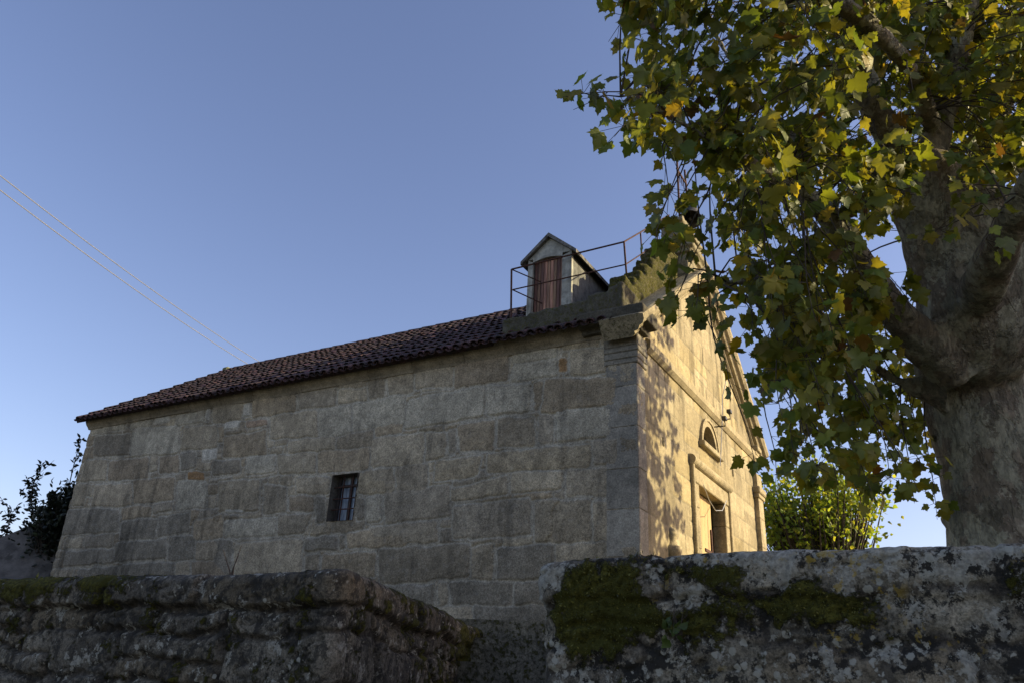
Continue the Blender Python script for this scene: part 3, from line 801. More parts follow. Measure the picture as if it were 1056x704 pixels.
# railing
mb = MB(); RX = -.43
def rp(x, y, v=RX): return onp(x, y, 0, v)
yr = .02
P0b, P0t = onp(527.5, 322, 1, yr), onp(527.5, 278, 1, yr)
C0t = rp(643.5, 249.6); C0b = rp(646.3, 286); C1t = rp(660.5, 239.7); C1b = rp(663, 281); C2t = rp(676.7, 229.7); C2b = rp(679, 264)
E2t = rp(690, 222); m0 = onp(528.5, 299, 1, yr); mc = rp(645, 273); me_ = rp(680, 250)
end = np.array([RX, 2.9, 6.55]); 
P0b[2] = 3.60
for a, b, rr in ((P0b, P0t, .016), (C0b, C0t, .016), (C1b, C1t, .013), (C2b, C2t, .013), (P0t, C0t, .014), (m0, mc, .011)):
    mb.tube([a, b], rr, 6)
mb.tube([C0t, C1t, C2t, E2t], .014, 6); mb.tube([mc, me_], .011, 6)
mb.tube([P0t, (P0t[0]+.34, .40, P0t[2]-.12)], .010, 6); mb.tube([m0, (m0[0]+.34, .40, m0[2]-.14)], .010, 6)
o = mb.build('railing', M_rust, chapel); tag(o, 'thin rusty iron railing along the eave and up the stair')

# bell in its iron frame
fr = MB(); b1, b2 = rp(700, 250, -.25), rp(716, 250, -.25)
bt = rp(700, 168, -.25)
ya, yb2 = bt[1], 3.9
fr.tube([(-.3, ya+.05, 6.6), (-.3, ya+.05, bt[2]+.2)], .022, 6); fr.tube([(-.3, ya+.75, 6.6), (-.3, ya+.55, bt[2]+.2)], .022, 6)
fr.tube([(-.3, ya+.0, bt[2]-.12), (-.3, ya+.65, bt[2]-.12)], .02, 6)
for k in range(3): fr.tube([(-.3, ya+.12+.13*k, bt[2]-.12), (-.3, ya+.2+.13*k, bt[2]-.34)], .009, 5)
frame = fr.build('bell_frame', M_rust, chapel)
bp = rp(712, 226, -.1)
bell = thing('bell', tuple(bp), 'dark bronze bell with wide open mouth hanging at the top of the gable', 'bell')
M_ = Matrix.Rotation(math.radians(-18), 3, 'X')
mb = MB(); mb.lathe(bp, [(.01, .40), (.07, .39), (.11, .34), (.13, .25), (.15, .14), (.19, .04), (.235, -.02), (.22, -.02), (.17, .05), (.13, .15), (.11, .25), (.05, .33), (.01, .34)], 24, M=M_); mb.build('bell_body', M_iron, bell, True)
mb = MB(); mb.tube([bp+np.array([0, 0, .3]), bp+np.array([0, -.0, .02])], .012, 6); mb.lathe(bp+np.array([0, 0, -.0]), [(0, .04), (.03, .02), (.03, -.02), (0, -.04)], 10); mb.build('clapper', M_iron, bell)

# floodlights and cable on the facade
for i, (a, b, lb) in enumerate(((752, 424, 'upper'), (747, 431, 'lower'))):
    p_ = onp(a, b, 0, .22); w0 = np.array([.0, p_[1]+.05, p_[2]-.12])
    t_ = thing('floodlight', tuple(w0), 'small dark floodlight on the gable wall, the %s of the two' % lb, 'floodlight', 'floodlights on the gable')
    mb = MB(); mb.box(p_[0]-.04, p_[0]+.04, p_[1]-.055, p_[1]+.055, p_[2]-.035, p_[2]+.035, bev=.01); mb.build('lamp_head', M_black, t_)
    mb = MB(); mb.tube([w0, (p_[0], w0[1], w0[2]), (p_[0], p_[1], p_[2]-.04)], .012, 6); mb.build('bracket', M_black, t_)
mb = MB(); pts = [onp(a, b, 0, .03) for a, b in ((741, 385), (740.5, 410), (740, 440), (739, 460), (738, 480))]
pts[0] = pts[0]*1; pts = [np.array([.20, p[1], p[2]]) if i < 1 else np.array([.11, p[1], p[2]]) for i, p in enumerate(pts)]
mb.tube(pts, .008, 5); q0 = pts[-1]
mb.tube([(.11, 2.55, 1.50), (.13, 2.75, 1.30), (.13, 3.1, 1.2), (.13, 3.5, 1.28), (.12, 3.85, 1.52)], .007, 5)
tag(mb.build('loose_cable', M_white), 'thin pale cable hanging down the facade and looping across the doorway', 'cable')

# ------------------------------------------------------------------ leaves
def leaf_template(kind):
    if kind == 'plane':
        pr = [(0, 0), (.16, -.12), (.36, -.16), (.42, -.02), (.60, .04), (.56, .18), (.84, .38), (.64, .42), (.60, .56), (.42, .52), (.34, .60), (.34, .78), (.20, .84), (0, 1.08)]
    elif kind == 'oval': pr = [(0, 0), (.18, .15), (.26, .4), (.2, .7), (0, 1)]
    else: pr = [(0, 0), (.32, .1), (.45, .35), (.30, .6), (.12, .8), (0, 1)]
    R_ = pr; Lf = [(-x, y) for x, y in pr[1:-1]][::-1]
    out = R_+Lf; n = len(out)
    c = (0, .36); pts = [c]+out
    V_ = np.array([(x, y, -.10*abs(x)*1.2-.22*y*y+.05*math.sin(9*x+5*y)) for x, y in pts])
    F_ = [(0, 1+i, 1+(i+1) % n) for i in range(n)]
    return V_, np.array(F_)
def leaves_mesh(name, pos, dirs, nrm, size, cols, kind, mat, parent):
    V0, F0 = leaf_template(kind); n = len(pos); pos, dirs, nrm = map(np.asarray, (pos, dirs, nrm))
    dirs = dirs/np.linalg.norm(dirs, axis=1)[:, None]; sx = np.cross(dirs, nrm); sx /= np.linalg.norm(sx, axis=1)[:, None]+1e-9; nz = np.cross(sx, dirs)
    rr = np.random.RandomState(len(pos)); curl = rr.uniform(.2, 2.6, n); wid = rr.uniform(.8, 1.1, n)
    V_ = pos[:, None, :]+size[:, None, None]*(V0[None, :, 0, None]*wid[:, None, None]*sx[:, None, :]+V0[None, :, 1, None]*dirs[:, None, :]+V0[None, :, 2, None]*curl[:, None, None]*nz[:, None, :])
    F_ = (F0[None]+(np.arange(n)*len(V0))[:, None, None]).reshape(-1, 3)
    me = bpy.data.meshes.new(name); me.vertices.add(n*len(V0)); me.vertices.foreach_set('co', V_.astype(np.float32).ravel())
    me.loops.add(F_.size); me.loops.foreach_set('vertex_index', F_.astype(np.int32).ravel())
    me.polygons.add(len(F_)); me.polygons.foreach_set('loop_start', np.arange(0, F_.size, 3, dtype=np.int32)); me.update()
    setcol(me, np.repeat(np.asarray(cols), len(V0), axis=0)); return link(name, me, mat, parent)

# ------------------------------------------------------------------ churchyard retaining walls
def arcpath(pts, rad, ds):
    """polyline with rounded corners -> points and outward (right-hand) normals"""
    pts = [np.array(p, float) for p in pts]; out = []
    P_ = [pts[0]]
    for i in range(1, len(pts)-1):
        a, b, c_ = pts[i-1], pts[i], pts[i+1]; u = (a-b)/np.linalg.norm(a-b); v = (c_-b)/np.linalg.norm(c_-b)
        s_, e_ = b+u*rad, b+v*rad
        for t in np.linspace(0, 1, 9): P_.append((1-t)**2*s_+2*t*(1-t)*b+t*t*e_)
    P_.append(pts[-1]); P_ = np.array(P_); L = np.r_[0, np.cumsum(np.hypot(*np.diff(P_, axis=0).T))]
    s = np.arange(0, L[-1], ds); X = np.interp(s, L, P_[:, 0]); Y = np.interp(s, L, P_[:, 1])
    T = np.stack([np.gradient(X), np.gradient(Y)], -1); T /= np.linalg.norm(T, axis=1)[:, None]
    return s, X, Y, np.stack([T[:, 1], -T[:, 0]], -1), L
def garden_wall(name, pts, ztop, cop, rowh, seed, mat, mossfn, thick=.42, ds=.012, copq=None, parent=None, lichfn=None, copdepth=.05, pal=None, cornr=.08, H=1.0, tufts=0, depth=.014):
    s, X, Y, Nn, L = arcpath(pts, cornr, ds)
    r = .028; vs_ = np.arange(0, H+thick, ds)      # v=0 at H below the top, front; then over the top
    q = copq or []
    qs = q+courses(-.1, s[-1]+.1, 0-.3, H-cop, rowh, (.35, .95), seed, gap=.004, jit=.03)
    U, V, D, I, h, c, st = relief_data(s, vs_, qs, [], seed, depth=depth, edge=.022, warp=.05, bulge=.010, pal=pal, mortar=(.07, .06, .045), rr=.06)
    h = h+.006*fbm(U*3, V*4, s=seed+1, o=4)+.008*fbm(U*11, V*13, s=seed+6, o=5, g=.6)+.006*fbm(U*40, V*40, s=seed+7, o=3)
    crk = np.abs(fbm(U*2.2, V*5.5, s=seed+31, o=4)); h = h-.014*sstep(.035, .0, crk); c = c*(1-.6*sstep(.04, .0, crk))[..., None]
    isc = sstep(H-cop-.015, H-cop+.02, V+.02*fbm(U*2, V*0, s=3)); h = h+isc*copdepth-.05*(1-isc)*0
    # profile
    a = np.clip((V-(H-r))/(2*r*.785), 0, 1)*math.pi/2
    zt = np.interp(U, *ztop)
    zz_ = np.where(V < H-r, V-H, np.where(a < math.pi/2, -r+r*np.sin(a), 0))
    inn = np.where(V < H-r, 0, np.where(a < math.pi/2, r-r*np.cos(a), r+(V-(H-r)-2*r*.785)))
    zz_ = zz_-.35*np.maximum(inn-.10, 0)
    cn, sn = np.cos(a), np.sin(a)
    nx, ny = Nn[:, 0][:, None], Nn[:, 1][:, None]
    h = h*(1-.45*np.clip(sn, 0, 1)); PX = X[:, None]-nx*inn+nx*cn*h; PY = Y[:, None]-ny*inn+ny*cn*h; PZ = zt+zz_+sn*(h-.02)+.006*fbm(U*1.3, V*0, s=seed+8)
    moss = mossfn(PX, PY, PZ, U, V, H)
    moss = moss+.75*fbm(U*7, V*8, s=seed+41, o=6, g=.72); mm = sstep(.38, .6, moss)
    hm = mm*(.010+.012*fbm(U*55, V*55, s=seed+43, o=3)+.008*fbm(U*18, V*18, s=seed+44)); PX = PX+nx*cn*hm; PY = PY+ny*cn*hm; PZ = PZ+sn*hm
    lich = lichfn(PX, PY, PZ, U, V, H) if lichfn is not None else U*0
    o = grid_mesh(name, np.stack([PX, PY, PZ], -1), None, {'col': c, 'moss': moss, 'lich': lich}, mat, parent)
    if tufts:
        rs_ = np.random.RandomState(seed); ms_ = mm*(zz_ > -.55)*(np.abs(U) < 9)
        ii = np.flatnonzero((ms_ > .5).ravel()); ii = rs_.choice(ii, min(tufts, len(ii)), replace=False)
        p_ = np.stack([PX, PY, PZ], -1).reshape(-1, 3)[ii]+rs_.normal(0, .003, (len(ii), 3))
        nn_ = np.stack([nx*cn+PX*0, ny*cn+PX*0, sn+PX*0], -1).reshape(-1, 3)[ii]
        d_ = nn_+rs_.normal(0, .55, (len(ii), 3))+np.array([0, 0, .1]); pal_ = np.array([(.06, .065, .012), (.10, .10, .018), (.15, .14, .025), (.05, .05, .012)])
        leaves_mesh('moss', p_-nn_*.003, d_, rs_.normal(0, 1, (len(ii), 3)), rs_.uniform(.005, .014, len(ii)), pal_[rs_.randint(0, 4, len(ii))], 'oval', M_dleaf, parent)['kind'] = 'stuff'
    return o
NEARPAL = [(.19, .165, .12), (.15, .132, .098), (.22, .195, .14), (.17, .15, .11), (.18, .15, .10)]
def lowbody(pts, z1, parent, mat):
    mb = MB()
    for (x0, y0), (x1, y1) in zip(pts[:-1], pts[1:]):
        d = np.array([x1-x0, y1-y0]); L = np.hypot(*d); d /= L; n_ = np.array([-d[1], d[0]])
        a = np.array([x0, y0])+n_*.012; b = np.array([x1, y1])+n_*.012
        c_ = b+n_*.45; e_ = a+n_*.45
        vs_ = [(*p, z) for z in (-3.1, z1) for p in (a, b, c_, e_)]
        mb.add(vs_, [(0, 1, 2, 3), (4, 7, 6, 5), (0, 4, 5, 1), (1, 5, 6, 2), (2, 6, 7, 3), (3, 7, 4, 0)], (.15, .14, .12))
    o = mb.build('wall_core', mat, parent); setf(o.data, 'moss', [.3]*len(o.data.vertices)); setf(o.data, 'lich', [0.]*len(o.data.vertices)); return o
RY = -6.30
rwpts = [(1.95, -5.75), (1.95, RY), (7.5, RY-.0)]
rw = thing('retaining_wall', (4.5, -6.1, -3.1), 'near granite wall right of the steps, thick dark moss and pale round lichen patches', 'stone wall')
def rpx(x, y): p = onp(x, y, 1, RY-.05); return p
def blob(PX, PZ, x, y, rx, ry):
    p = rpx(x, y); q_ = rpx(x+rx, y); r_ = rpx(x, y+ry)
    return np.exp(-(((PX-p[0])/(q_[0]-p[0]))**2+((PZ-p[2])/(r_[2]-p[2]))**2)**1.1)
def mossR(PX, PY, PZ, U, V, H):
    m_ = .95*blob(PX, PZ, 625, 618, 62, 48)+.6*blob(PX, PZ, 600, 650, 40, 30)+.8*blob(PX, PZ, 835, 625, 65, 22)+.7*blob(PX, PZ, 720, 590, 60, 14)+.5*blob(PX, PZ, 735, 650, 35, 45)+.4*blob(PX, PZ, 1040, 600, 25, 40)
    m_ = m_-.55*blob(PX, PZ, 700, 608, 26, 16)-.7*blob(PX, PZ, 566, 590, 13, 16)
    return m_*.9+.02+.06*(PX < 1.96)
def lichR(PX, PY, PZ, U, V, H): return sstep(-1.16, -1.04, PZ)*sstep(2.5, 2.8, PX)*.9+.3*blob(PX, PZ, 700, 608, 40, 25)+.9*blob(PX, PZ, 566, 595, 22, 26)+.3*blob(PX, PZ, 570, 670, 30, 40)
H = 1.0
cq = [[(.01, H-.17), (1.05, H-.165), (1.05, H+.5), (.01, H+.5)], [(1.07, H-.165), (2.2, H-.15), (2.2, H+.5), (1.07, H+.5)], [(2.22, H-.15), (3.3, H-.15), (3.3, H+.5), (2.22, H+.5)], [(3.32, H-.16), (6.2, H-.16), (6.2, H+.5), (3.32, H+.5)]]
garden_wall('wall_face', rwpts, ([0, .55, 1.1, 2.3, 3.2, 6], [-1.02, -1.005, -.985, -.985, -.975, -.98]), .17, (.14, .24), 61, M_near, mossR, copq=cq, parent=rw, pal=NEARPAL, lichfn=lichR, ds=.009, copdepth=.02, tufts=16000)
lowbody(rwpts, -1.9, rw, M_near)

lw = thing('retaining_wall', (-3, -6, -3.1), 'mossy granite wall with rounded coping stones, left of the steps', 'stone wall')
LW = [(-9.0, -5.92), (-2.8, -6.0), (.60, -6.05), (-1.02, -1.5), (-1.4, -1.55)]
def mossL(PX, PY, PZ, U, V, H):
    m_ = .55*sstep(-.6, -2.2, PX)*sstep(-1.22, -1.05, PZ)+.22+.2*fbm(PX*2, PZ*5+PY, s=4)
    m_ = m_+.32*sstep(-5.0, -2.6, PY)+.06*(PY > -5.5)
    return m_
H = 1.0
s_, X_, Y_, N_, L_tot = arcpath(LW, .12, .05)
def s_at(x): return s_[np.argmin(np.abs(X_-x)+(s_ > 9.7)*9)]
def cu(a, b, zb=.165): return [(a+.012, H-zb), (b-.012, H-zb+.005), (b-.012, H+.6), (a+.012, H+.6)]
xs_ = [-9, -7.9, -6.9, -6, -4.9, -4.0, -3.0, -2.28, -1.42, -.48]
cq = [cu(s_at(a), s_at(b)) for a, b in zip(xs_[:-1], xs_[1:])]
s_c = s_at(-.48); cq.append(cu(s_c+.03, s_c+1.25, .17)); cq.append(cu(s_c+1.27, s_c+2.3)); cq.append(cu(s_c+2.32, s_c+3.4)); cq.append(cu(s_c+3.42, s_c+4.6)); cq.append(cu(s_c+4.62, s_c+6.6))
scor = s_c+1.08
garden_wall('wall_face', LW, ([0, scor-.5, scor, scor+1.2, scor+3.6, 40], [-1.0, -.99, -.975, -1.01, -1.07, -1.09]), .165, (.2, .32), 71, M_nearl, mossL, copq=cq, parent=lw, pal=[tuple(.85*t for t in p_) for p_ in NEARPAL], ds=.0125, thick=.34, tufts=6000, depth=.034, copdepth=.035, cornr=.12)
lowbody(LW[:4], -1.95, lw, M_nearl)

# steps between the walls
pd = np.array([-.32, .947]); sd_ = np.array([.947, .32])      # up the passage, across it
mb = MB(); rs = random.Random(9)
for i in range(11):
    kk = rs.uniform(.8, 1.1); z1 = -3.0+(i+1)*.185; c0 = np.array([1.15, -6.2])+pd*(i*.37); a = c0-sd_*1.3; b = c0+sd_*1.5
    e_ = pd*.60
    vs_ = [(*p, z) for z in (-3.1, z1+rs.uniform(-.01, .01)) for p in (a, b, b+e_, a+e_)]
    mb.add(vs_, [(0, 3, 2, 1), (4, 5, 6, 7), (0, 1, 5, 4), (1, 2, 6, 5), (2, 3, 7, 6), (3, 0, 4, 7)], tuple(t*kk for t in (.22, .195, .14)))
o = mb.build('stone_steps', stone_mat('step_stone', speck=.4, stain=.6, bump=.8)); setf(o.data, 'moss', [.42]*len(o.data.vertices))
tag(o, 'dark worn granite steps climbing between the two retaining walls', 'steps')

# ------------------------------------------------------------------ the plane tree
rt = random.Random(21)
tree = thing('plane_tree', (3.8, -2.75, -1.06), 'big old plane tree with thick mottled trunk and yellowing leaves on the right', 'tree')
def A(x, y, d): return at(x, y, d)
base = np.array([3.80, -2.74])
limbs = []   # (points, radii)
limbs.append(([(base[0], base[1], -1.15), (base[0], base[1], -.75), (base[0]-.01, base[1], -.3), (base[0]-.0, base[1], .3), (base[0], base[1]+.0, .9), A(1005, 340, 5.78), A(1004, 275, 5.85), A(990, 220, 5.9), A(965, 185, 5.95)], [.50, .42, .365, .355, .37, .40, .41, .34, .2]))
limbs.append(([A(1003, 345, 5.75), A(975, 290, 5.85), A(957, 235, 5.9), A(946, 190, 5.95)], [.33, .24, .21, .23]))
limbs.append(([A(946, 190, 5.95), A(922, 150, 5.9), A(900, 110, 5.8), A(882, 60, 5.8), A(868, 10, 5.8), A(850, -60, 5.8), A(820, -160, 5.7)], [.17, .12, .10, .085, .075, .06, .03]))
limbs.append(([A(1012, 360, 5.8), A(1062, 322, 5.8), A(1110, 270, 5.9), A(1180, 190, 6.0), A(1230, 60, 6.2), A(1280, -80, 6.4)], [.20, .25, .2, .16, .1, .05]))
limbs.append(([A(985, 385, 5.7), A(935, 335, 5.6), A(900, 290, 5.5), A(868, 240, 5.3), A(835, 205, 5.1), A(790, 180, 4.9), A(740, 150, 4.8), A(690, 120, 4.7), A(640, 100, 4.7)], [.20, .13, .105, .09, .07, .05, .035, .02, .01]))
limbs.append(([A(950, 195, 6), A(965, 140, 6.1), A(985, 70, 6.2), A(1000, -20, 6.3), A(1010, -150, 6.4)], [.17, .11, .09, .07, .04]))
limbs.append(([A(940, 190, 6), A(905, 180, 6.2), A(870, 178, 6.5), A(830, 150, 6.8), A(780, 100, 7.0), A(740, 40, 7.2), A(700, -30, 7.3)], [.16, .085, .07, .055, .045, .03, .015]))
limbs.append(([A(975, 400, 5.8), A(930, 395, 5.9), A(885, 370, 6.0), A(850, 372, 6.1), A(810, 390, 6.2), A(780, 380, 6.3)], [.2, .055, .045, .035, .02, .01]))
limbs.append(([A(885, 265, 5.4), A(850, 262, 5.5), A(815, 275, 5.5), A(770, 290, 5.6), A(730, 290, 5.6)], [.07, .045, .035, .02, .01]))
limbs.append(([A(1040, 320, 5.9), A(1010, 250, 6.6), A(1020, 150, 7.2), A(1060, 40, 7.8), A(1080, -90, 8)], [.2, .14, .1, .07, .03]))
limbs.append(([A(1110, 270, 5.9), A(1130, 330, 6.8), A(1160, 340, 7.8), A(1180, 300, 9.2), A(1160, 250, 10.5)], [.15, .11, .08, .06, .03]))
limbs.append(([A(1003, 345, 5.9), A(1020, 280, 5.2), A(1060, 200, 4.6), A(1110, 100, 4.2), A(1100, -60, 4.0)], [.2, .12, .09, .06, .03]))
limbs.append(([A(965, 140, 6.1), A(930, 60, 5.4), A(860, 0, 5.0), A(780, -40, 4.8), A(700, -60, 4.8)], [.07, .06, .05, .035, .02]))
def resample(pts, rad, ds=.07):
    p = np.array(pts, float); t = np.r_[0, np.cumsum(np.linalg.norm(np.diff(p, axis=0), axis=1))]
    n = max(3, int(t[-1]/ds)); s = np.linspace(0, t[-1], n)
    # catmull-rom
    out = []
    for q_ in s:
        i = min(np.searchsorted(t, q_, 'right')-1, len(p)-2); u = (q_-t[i])/(t[i+1]-t[i])
        p0, p1, p2, p3 = p[max(i-1, 0)], p[i], p[i+1], p[min(i+2, len(p)-1)]
        out.append(.5*((2*p1)+(-p0+p2)*u+(2*p0-5*p1+4*p2-p3)*u*u+(-p0+3*p1-3*p2+p3)*u**3))
    return np.array(out), np.interp(s, t, rad)
mb = MB(); nodes = []
for pts, rad in limbs:
    P_, R_ = resample(pts, rad); mb.tube(P_, list(R_), 14)
    for i in range(2, len(P_)): nodes.append((*P_[i], R_[i]))
# burls and pollard knobs
def sph(c_, r, n=10):
    mb.lathe(c_, [(r*math.sin(math.pi*k/n)+1e-4, r*math.cos(math.pi*k/n)) for k in range(n+1)], 14)
for (x, y, d, r) in ((984, 534, 5.66, .10), (948, 187, 5.9, .2), (884, 62, 5.75, .10), (962, 174, 5.85, .15), (928, 200, 5.95, .13)):
    sph(A(x, y, d), r)
me = bpy.data.meshes.new('trunk_src'); me.from_pydata(mb.v, [], mb.f); me.update()
tmp = bpy.data.objects.new('tmp', me); COL.objects.link(tmp)
md = tmp.modifiers.new('r', 'REMESH'); md.mode = 'VOXEL'; md.voxel_size = .022
ms = tmp.modifiers.new('s', 'SMOOTH'); ms.iterations = 6; ms.factor = .6
dg = bpy.context.evaluated_depsgraph_get(); me2 = bpy.data.meshes.new_from_object(tmp.evaluated_get(dg)); bpy.data.objects.remove(tmp)
nV = len(me2.vertices); co = np.zeros(nV*3, np.float32); me2.vertices.foreach_get('co', co); co = co.reshape(-1, 3).astype(float)
no = np.zeros(nV*3, np.float32); me2.vertices.foreach_get('normal', no); no = no.reshape(-1, 3)
dsp = .035*fbm(co[:, 0]*2.6, co[:, 1]*2.6, co[:, 2]*1.6, s=2, o=3)+.016*fbm(co[:, 0]*9, co[:, 1]*9, co[:, 2]*4, s=8, o=3)+.006*fbm(co[:, 0]*30, co[:, 1]*30, co[:, 2]*16, s=12, o=2)
co = co+no*dsp[:, None]; me2.vertices.foreach_set('co', co.astype(np.float32).ravel()); me2.update(); me2.name = 'trunk'
link('trunk', me2, M_bark, tree, True)
print('trunk verts', nV)
nodes = np.array(nodes)

# crown sprays: image region of the crown, given depth
def inpoly(x, y, poly):
    c_ = False; j = len(poly)-1
    for i in range(len(poly)):
        if (poly[i][1] > y) != (poly[j][1] > y) and x < (poly[j][0]-poly[i][0])*(y-poly[i][1])/(poly[j][1]-poly[i][1])+poly[i][0]: c_ = not c_
        j = i
    return c_
POLY = [(640, -60), (652, 20), (672, 62), (640, 82), (608, 98), (640, 120), (668, 140), (700, 146), (738, 170), (752, 205), (756, 262), (758, 292), (770, 322), (784, 350), (792, 398), (806, 430), (806, 468), (850, 466), (884, 478), (930, 490), (962, 502), (958, 460), (935, 430), (948, 390), (915, 330), (900, 250), (925, 190), (985, 175), (1050, 190), (1130, 190), (1130, -60)]
targets = []
for k in range(400):
    for _ in range(50):
        x, y = rt.uniform(590, 1130), rt.uniform(-60, 505)
        if inpoly(x, y, POLY): break
    t = (x-600)/450; d = rt.uniform(4.3, 5.4+2.6*min(1, max(t, 0)))
    if x > 930 and d < 5.6 and rt.random() < .7: d = rt.uniform(5.8, 8)
    targets.append(A(x, y, d))
small = []
for k in range(75):
    x, y = rt.uniform(860, 1120), rt.uniform(-50, 185); targets.append(A(x, y, rt.uniform(5.2, 7.6)))
# chosen sprays in front of trunk and at the ragged rim
for (x, y, d) in ((1000, 215, 4.6), (1022, 235, 4.5), (975, 232, 4.7), (1005, 190, 4.7), (918, 285, 5.0), (912, 338, 5.1), (925, 300, 5.1), (938, 480, 5.5), (915, 470, 5.5), (962, 495, 5.6), (690, 200, 4.6), (698, 212, 4.7), (684, 214, 4.6), (706, 245, 4.8), (716, 262, 4.8), (610, 96, 4.6), (622, 100, 4.7), (660, 22, 4.9), (648, 8, 4.9), (700, 302, 4.9), (716, 310, 4.9), (690, 180, 4.7), (720, 300, 4.8), (748, 372, 5.0), (712, 232, 4.9), (740, 318, 5.0), (800, 470, 5.6), (835, 472, 5.5), (875, 485, 5.5), (770, 440, 5.2)):
    small.append(A(x, y, d))
# the rest of the crown outside the picture: shades trunk and yard, throws dapples on the facade
cnt = 0
while cnt < 250:
    u = np.array([rt.gauss(0, 1) for _ in range(3)]); u /= np.linalg.norm(u); u *= rt.random()**.4
    p = np.array([4.6, -1.9, 4.3])+u*np.array([3.3, 4.0, 3.2])
    d_ = p-CAM; z = d_@FW
    if z < 1.0 and p[2] < .5: continue
    if z > 0:
        sx, sy = 528+FPX*(d_@RW)/z, 352-FPX*(d_@UW)/z
        if -20 < sx < 1085 and sy < 720 and not inpoly(sx, sy, POLY) and sy > -30: continue
        if sx < 640 and sy > -80: continue
    if p[2] < .7: continue
    targets.append(p); cnt += 1
SHADE = []
tw = MB(); LP, LD, LN, LS, LC = [], [], [], [], []
def leafcol(r, q_):
    a = r.random()
    if a < .52: c_ = np.array((.13, .165, .03))
    elif a < .84: c_ = np.array((.18, .195, .032))
    elif a < .965: c_ = np.array((.27, .25, .032))
    elif a < .985: c_ = np.array((.26, .20, .02))
    else: c_ = np.array((.11, .065, .02))
    return c_*r.uniform(.75, 1.25)*np.array([r.uniform(.85, 1.2), 1, r.uniform(.8, 1.3)])
def spray(tgt, start=None, nl=None, size=(.052, .105), LL=None):
    r = rt; tgt = np.array(tgt)
    if start is None:
        dd = np.linalg.norm(nodes[:, :3]-tgt, axis=1)+nodes[:, 3]*2; i = np.argsort(dd)[min(int(abs(r.gauss(0, 3))), 20)]; start = nodes[i, :3]
    v = tgt-start; L = np.linalg.norm(v)
    if L > 2.4: start = tgt-v/L*2.4+np.array([0, 0, -.2]); v = tgt-start; L = 2.4
    mid = start+v*.5+np.array([r.uniform(-.1, .1), r.uniform(-.1, .1), .10*L+r.uniform(-.05, .1)])
    P_, R_ = resample([start, mid, tgt, tgt+v/L*.18+np.array([0, 0, -.10])], [.005+.0035*L, .004+.0015*L, .003, .0015], .12)
    tw.tube(P_, list(R_), 5, cap=False)
    n = nl or r.randint(10, 17)
    for k in range(n):
        f = 1-abs(r.gauss(0, .22)); f = max(.25, min(1, f)); i = int(f*(len(P_)-1)); p = P_[i]
        out = np.array([r.gauss(0, 1), r.gauss(0, 1), r.gauss(-.25, .5)]); out /= np.linalg.norm(out); pet = p+out*r.uniform(.05, .16)
        tw.tube([p, pet], .0018, 3, cap=False)
        d_ = out*.6+np.array([0, 0, -1.0])+np.array([r.gauss(0, .35), r.gauss(0, .35), r.gauss(0, .35)])
        nn = np.array([r.gauss(0, 1), r.gauss(0, 1), r.gauss(.5, .7)])
        LP.append(pet); LD.append(d_); LN.append(nn); LS.append(r.uniform(*size)); LC.append(leafcol(r, 0))
for t in targets: spray(t)
for t in small: spray(t, nl=rt.randint(5, 9))
# low boughs on the far side of the crown (their dapples fall on the near corner of the facade)
sv = np.array(_sv)
bough = []
for k in range(520):
    yy_, zz_ = rt.uniform(-.1, 1.6), rt.uniform(-1.0, 4.6)
    if rt.random() < (yy_-.3)*.75: continue
    dist = rt.uniform(5.2, 7.0); p = np.array([0, yy_, zz_])+sv*dist
    d_ = p-CAM; z = d_@FW; sx, sy = 528+FPX*(d_@RW)/z, 352-FPX*(d_@UW)/z
    if sx < 1070: continue
    bough.append(p)
print('bough', len(bough))
for p in bough: spray(p, nl=rt.randint(13, 19), size=(.07, .12), start=p+np.array([.4, -.7, .35]))
leaves_mesh('crown', LP, LD, LN, np.array(LS), LC, 'plane', M_leaf, tree)
tw.build('twigs', M_twig, tree, recalc=False)
print('leaves', len(LP))

# ------------------------------------------------------------------ generic bushy plants
def bush(nm, label, cat, center, rad, nbr, lsize, pal, kind, mat, seed, base=None, up=.5, group=None, nl=(10, 18), stemr=.012, spread=.35):
    r = random.Random(seed); center = np.array(center); base = np.array(base if base is not None else center-np.array([0, 0, rad[2]]))
    t_ = thing(nm, tuple(base), label, cat, group); st_ = MB(); LP, LD, LN, LS, LC = [], [], [], [], []
    for k in range(nbr):
        u = np.array([r.gauss(0, 1) for _ in range(3)]); u /= np.linalg.norm(u); u *= r.random()**.45; tg = center+u*np.array(rad)
        mid = base*.5+tg*.5+np.array([r.uniform(-.1, .1), r.uniform(-.1, .1), .1])
        P_, R_ = resample([base, mid, tg], [stemr*1.6, stemr, stemr*.3], .25); st_.tube(P_, list(R_), 5, cap=False)
        cv = r.uniform(.75, 1.25)
        for q_ in range(r.randint(*nl)):
            s_o = np.array([r.gauss(0, 1), r.gauss(0, 1), r.gauss(0, .9)])*spread*r.random(); p = tg+s_o
            LP.append(p); LD.append(s_o/ (np.linalg.norm(s_o)+1e-6)+np.array([r.gauss(0, .5), r.gauss(0, .5), r.gauss(up, .5)])); LN.append([r.gauss(0, 1), r.gauss(0, 1), r.gauss(.4, 1)])
            LS.append(r.uniform(*lsize)); LC.append(np.array(r.choice(pal))*cv*r.uniform(.8, 1.2))
    leaves_mesh('foliage', LP, LD, LN, np.array(LS), LC, kind, mat, t_); st_.build('stem', M_twig, t_, recalc=False); return t_
YG = [(.19, .27, .05), (.24, .31, .055), (.14, .21, .045), (.30, .33, .06)]
c0 = at(846, 532, 18)
bush('leafy_tree', 'small yellow green sunlit tree beyond the far end of the chapel', 'tree', c0, (1.5, 1.3, 1.25), 240, (.07, .13), YG, 'broad', M_leaf2, 5, base=(c0[0], c0[1], -1.06), nl=(18, 28), stemr=.03, spread=.30)
DG = [(.016, .022, .012), (.022, .030, .014), (.012, .017, .010)]
